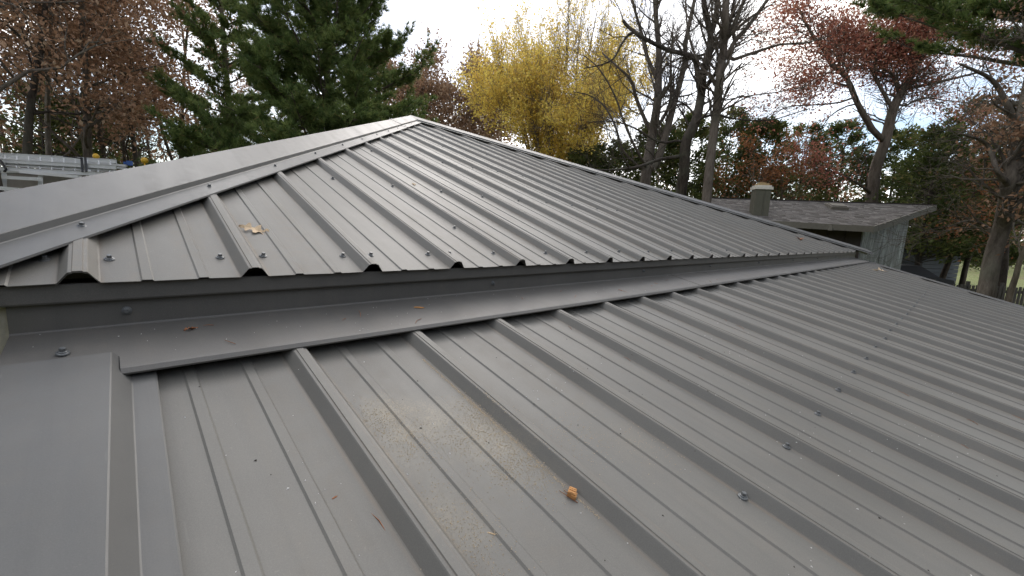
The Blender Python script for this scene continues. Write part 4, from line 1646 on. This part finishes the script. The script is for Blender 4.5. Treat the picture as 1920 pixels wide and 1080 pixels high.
# far wood closing the gaps: one mass
rng = np.random.default_rng(111)
fw, ft_ = MB(), MB()
n_ = 26000
u = rng.uniform(-160, 2080, n_)
d = rng.uniform(44, 70, n_)
top = np.interp(u, [-160, 100, 300, 500, 760, 950, 1200, 1500, 1800, 2080], [60, 110, 150, 200, 210, 240, 320, 320, 300, 280])
v = top + (470 - top) * rng.uniform(0, 1, n_) ** .8 + 22 * np.sin(u * .05) + 12 * np.sin(u * .17)
pos = CAM + ((u - 960) / FPX)[:, None] * RT * d[:, None] + ((540 - v) / FPX)[:, None] * UP * d[:, None] + FW * d[:, None]
pos = pos[pos[:, 2] > .1]
green = (rng.uniform(0, 1, len(pos)) < .35)
leaves(fw, rng, pos, .55, .5, 0, .5, None, np.where(green, rng.uniform(0, .3, len(pos)), rng.uniform(.35, 1, len(pos))))
tag(fw.build('far_wood', M['farleaf'], tone=True), 'distant mass of brown and green woodland beyond the near trees', 'woodland', None, 'stuff')
for k in range(230):
    u_, d_ = rng.uniform(-160, 2060), rng.uniform(44, 66)
    b_ = gp(u_, d_)
    hgt = np.interp(u_, [-160, 400, 800, 1200, 2000], [16, 14, 10, 7, 8]) * rng.uniform(.7, 1.1)
    q0 = np.array([b_[0], b_[1], -.1])
    q1 = q0 + [rng.normal(0, .4), rng.normal(0, .4), hgt]
    ft_.tube([q0, (q0 + q1) / 2 + rng.normal(0, .1, 3), q1], [.14, .09, .03], 5)
    for j in range(6):
        s = q0 + (q1 - q0) * rng.uniform(.35, .95)
        ft_.tube([s, s + rng.normal(0, .8, 3) + [0, 0, 1.0]], [.04, .01], 3)
tag(ft_.build('far_trunks', M['greybark']), 'distant thin trunks of the woodland beyond the near trees', 'woodland', None, 'stuff')

# unseen wood added beside and behind the viewpoint to cut sky light and reflections
rng = np.random.default_rng(131)
sw_, st_ = MB(), MB()
n_ = 30000
az = rng.uniform(math.radians(104), math.radians(338), n_)
rd = rng.uniform(12, 22, n_) + 2.5 * np.sin(az * 7)
hh = 6.5 + 1.6 * np.sin(az * 9) + 1.5 * np.sin(az * 23)
pos = np.stack([CAM[0] + np.sin(az) * rd, CAM[1] + np.cos(az) * rd, .2 + hh * rng.uniform(0, 1, n_) ** .9], -1)
leaves(sw_, rng, pos, .75, .5, 0, .6, None, np.where(rng.uniform(0, 1, n_) < .7, rng.uniform(0, .3, n_), rng.uniform(.35, .8, n_)))
for k in range(90):
    a, r_ = rng.uniform(math.radians(104), math.radians(338)), rng.uniform(12, 22)
    q0 = np.array([CAM[0] + math.sin(a) * r_, CAM[1] + math.cos(a) * r_, -.1])
    st_.tube([q0, q0 + [rng.normal(0, .3), rng.normal(0, .3), 6], q0 + [rng.normal(0, .5), rng.normal(0, .5), 7.5]], [.18, .12, .04], 5)
tag(sw_.build('unseen_wood', M['farleaf'], tone=True), 'unseen woodland added behind the viewpoint to dim the light from there', 'woodland', None, 'stuff')
tag(st_.build('unseen_trunks', M['oakbark']), 'trunks of the unseen woodland added behind the viewpoint', 'woodland', None, 'stuff')

# ------------------------------------------------------------------ right background: grey shed, dark trailer, fence
s0 = P(1722, 505, 22)
shed = thing('garden_shed', 'small blue-grey shed glimpsed behind the silvery wall', 'shed', (s0[0], s0[1], 0))
sa = np.stack([RT * [1, 1, 0] / np.linalg.norm(RT[:2]), FW * [1, 1, 0] / np.linalg.norm(FW[:2]), [0, 0, 1.0]])
for k in range(12):
    mb = MB()
    mb.box((s0[0], s0[1], .1 + k * .2), (1.8, 2.2 + .01 * (k % 2), .185), sa)
    mb.build('siding_board', M['greyhouse'], shed)
mb = MB()
for s in (-1, 1):
    a = np.array([s0[0], s0[1], 2.85])
    e1, e2 = sa[0] * s * 1.2 + [0, 0, -.6], sa[1] * 1.35
    mb.add([a - e2, a + e2, a + e2 + e1, a - e2 + e1, a - e2 - [0, 0, .08], a + e2 - [0, 0, .08], a + e2 + e1 - [0, 0, .08], a - e2 + e1 - [0, 0, .08]],
           np.array([[0, 1, 2, 3], [7, 6, 5, 4], [0, 3, 7, 4], [1, 5, 6, 2], [2, 6, 7, 3]]))
mb.build('roof', M['darkwood'], shed)
c0 = P(1660, 508, 18)
car = thing('parked_car', 'dark car parked beside the silvery wall, mostly hidden', 'car', (c0[0], c0[1], 0))
pr = [(-2.1, .35), (-2.15, .75), (-1.9, .95), (-1.2, 1.02), (-.7, 1.45), (.8, 1.48), (1.5, 1.05), (2.1, .95), (2.2, .6), (2.15, .35)]
mb = MB()
k = len(pr)
v = [np.array([c0[0], c0[1], 0]) + sa[0] * x + sa[1] * s * (.85 if z < 1.1 else .68) + np.array([0, 0, z]) for s in (-1, 1) for x, z in pr]
a = np.arange(k)
mb.add(v, [np.stack([a, (a + 1) % k, (a + 1) % k + k, a + k], -1), a[::-1][None], (a + k)[None]])
mb.build('body', M['darkpaint'], car)
for s in (-1, 1):
    for x in (-1.35, 1.4):
        mb = MB()
        w0 = np.array([c0[0], c0[1], .32]) + sa[0] * x + sa[1] * s * .78
        mb.tube([w0 - sa[1] * .1, w0 + sa[1] * .1], .32, 16)
        mb.build('wheel', M['black'], car)
f0, f1 = P(1690, 530, 15.0), P(2010, 556, 15.0)
f0[2] = f1[2] = 0
fence = thing('garden_fence', 'low weathered picket fence in front of the lawn at the right', 'fence', f0)
n_ = 44
for k in range(n_):
    b_ = f0 + (f1 - f0) * (k + .5) / n_
    mb = MB()
    mb.box(b_ + [0, 0, .5], (.085, .02, 1.0 + .03 * math.sin(k * 3)), sa)
    mb.build('picket', M['fence'], fence)
for z in (.25, .82):
    mb = MB()
    mb.bar(f0 + sa[1] * .03 + [0, 0, z], f1 + sa[1] * .03 + [0, 0, z], .04, .09)
    mb.build('rail', M['fence'], fence)
for k in range(6):
    b_ = f0 + (f1 - f0) * k / 5 + sa[1] * .085
    mb = MB()
    mb.box(b_ + [0, 0, .55], (.09, .07, 1.15), sa)
    mb.build('post', M['fence'], fence)
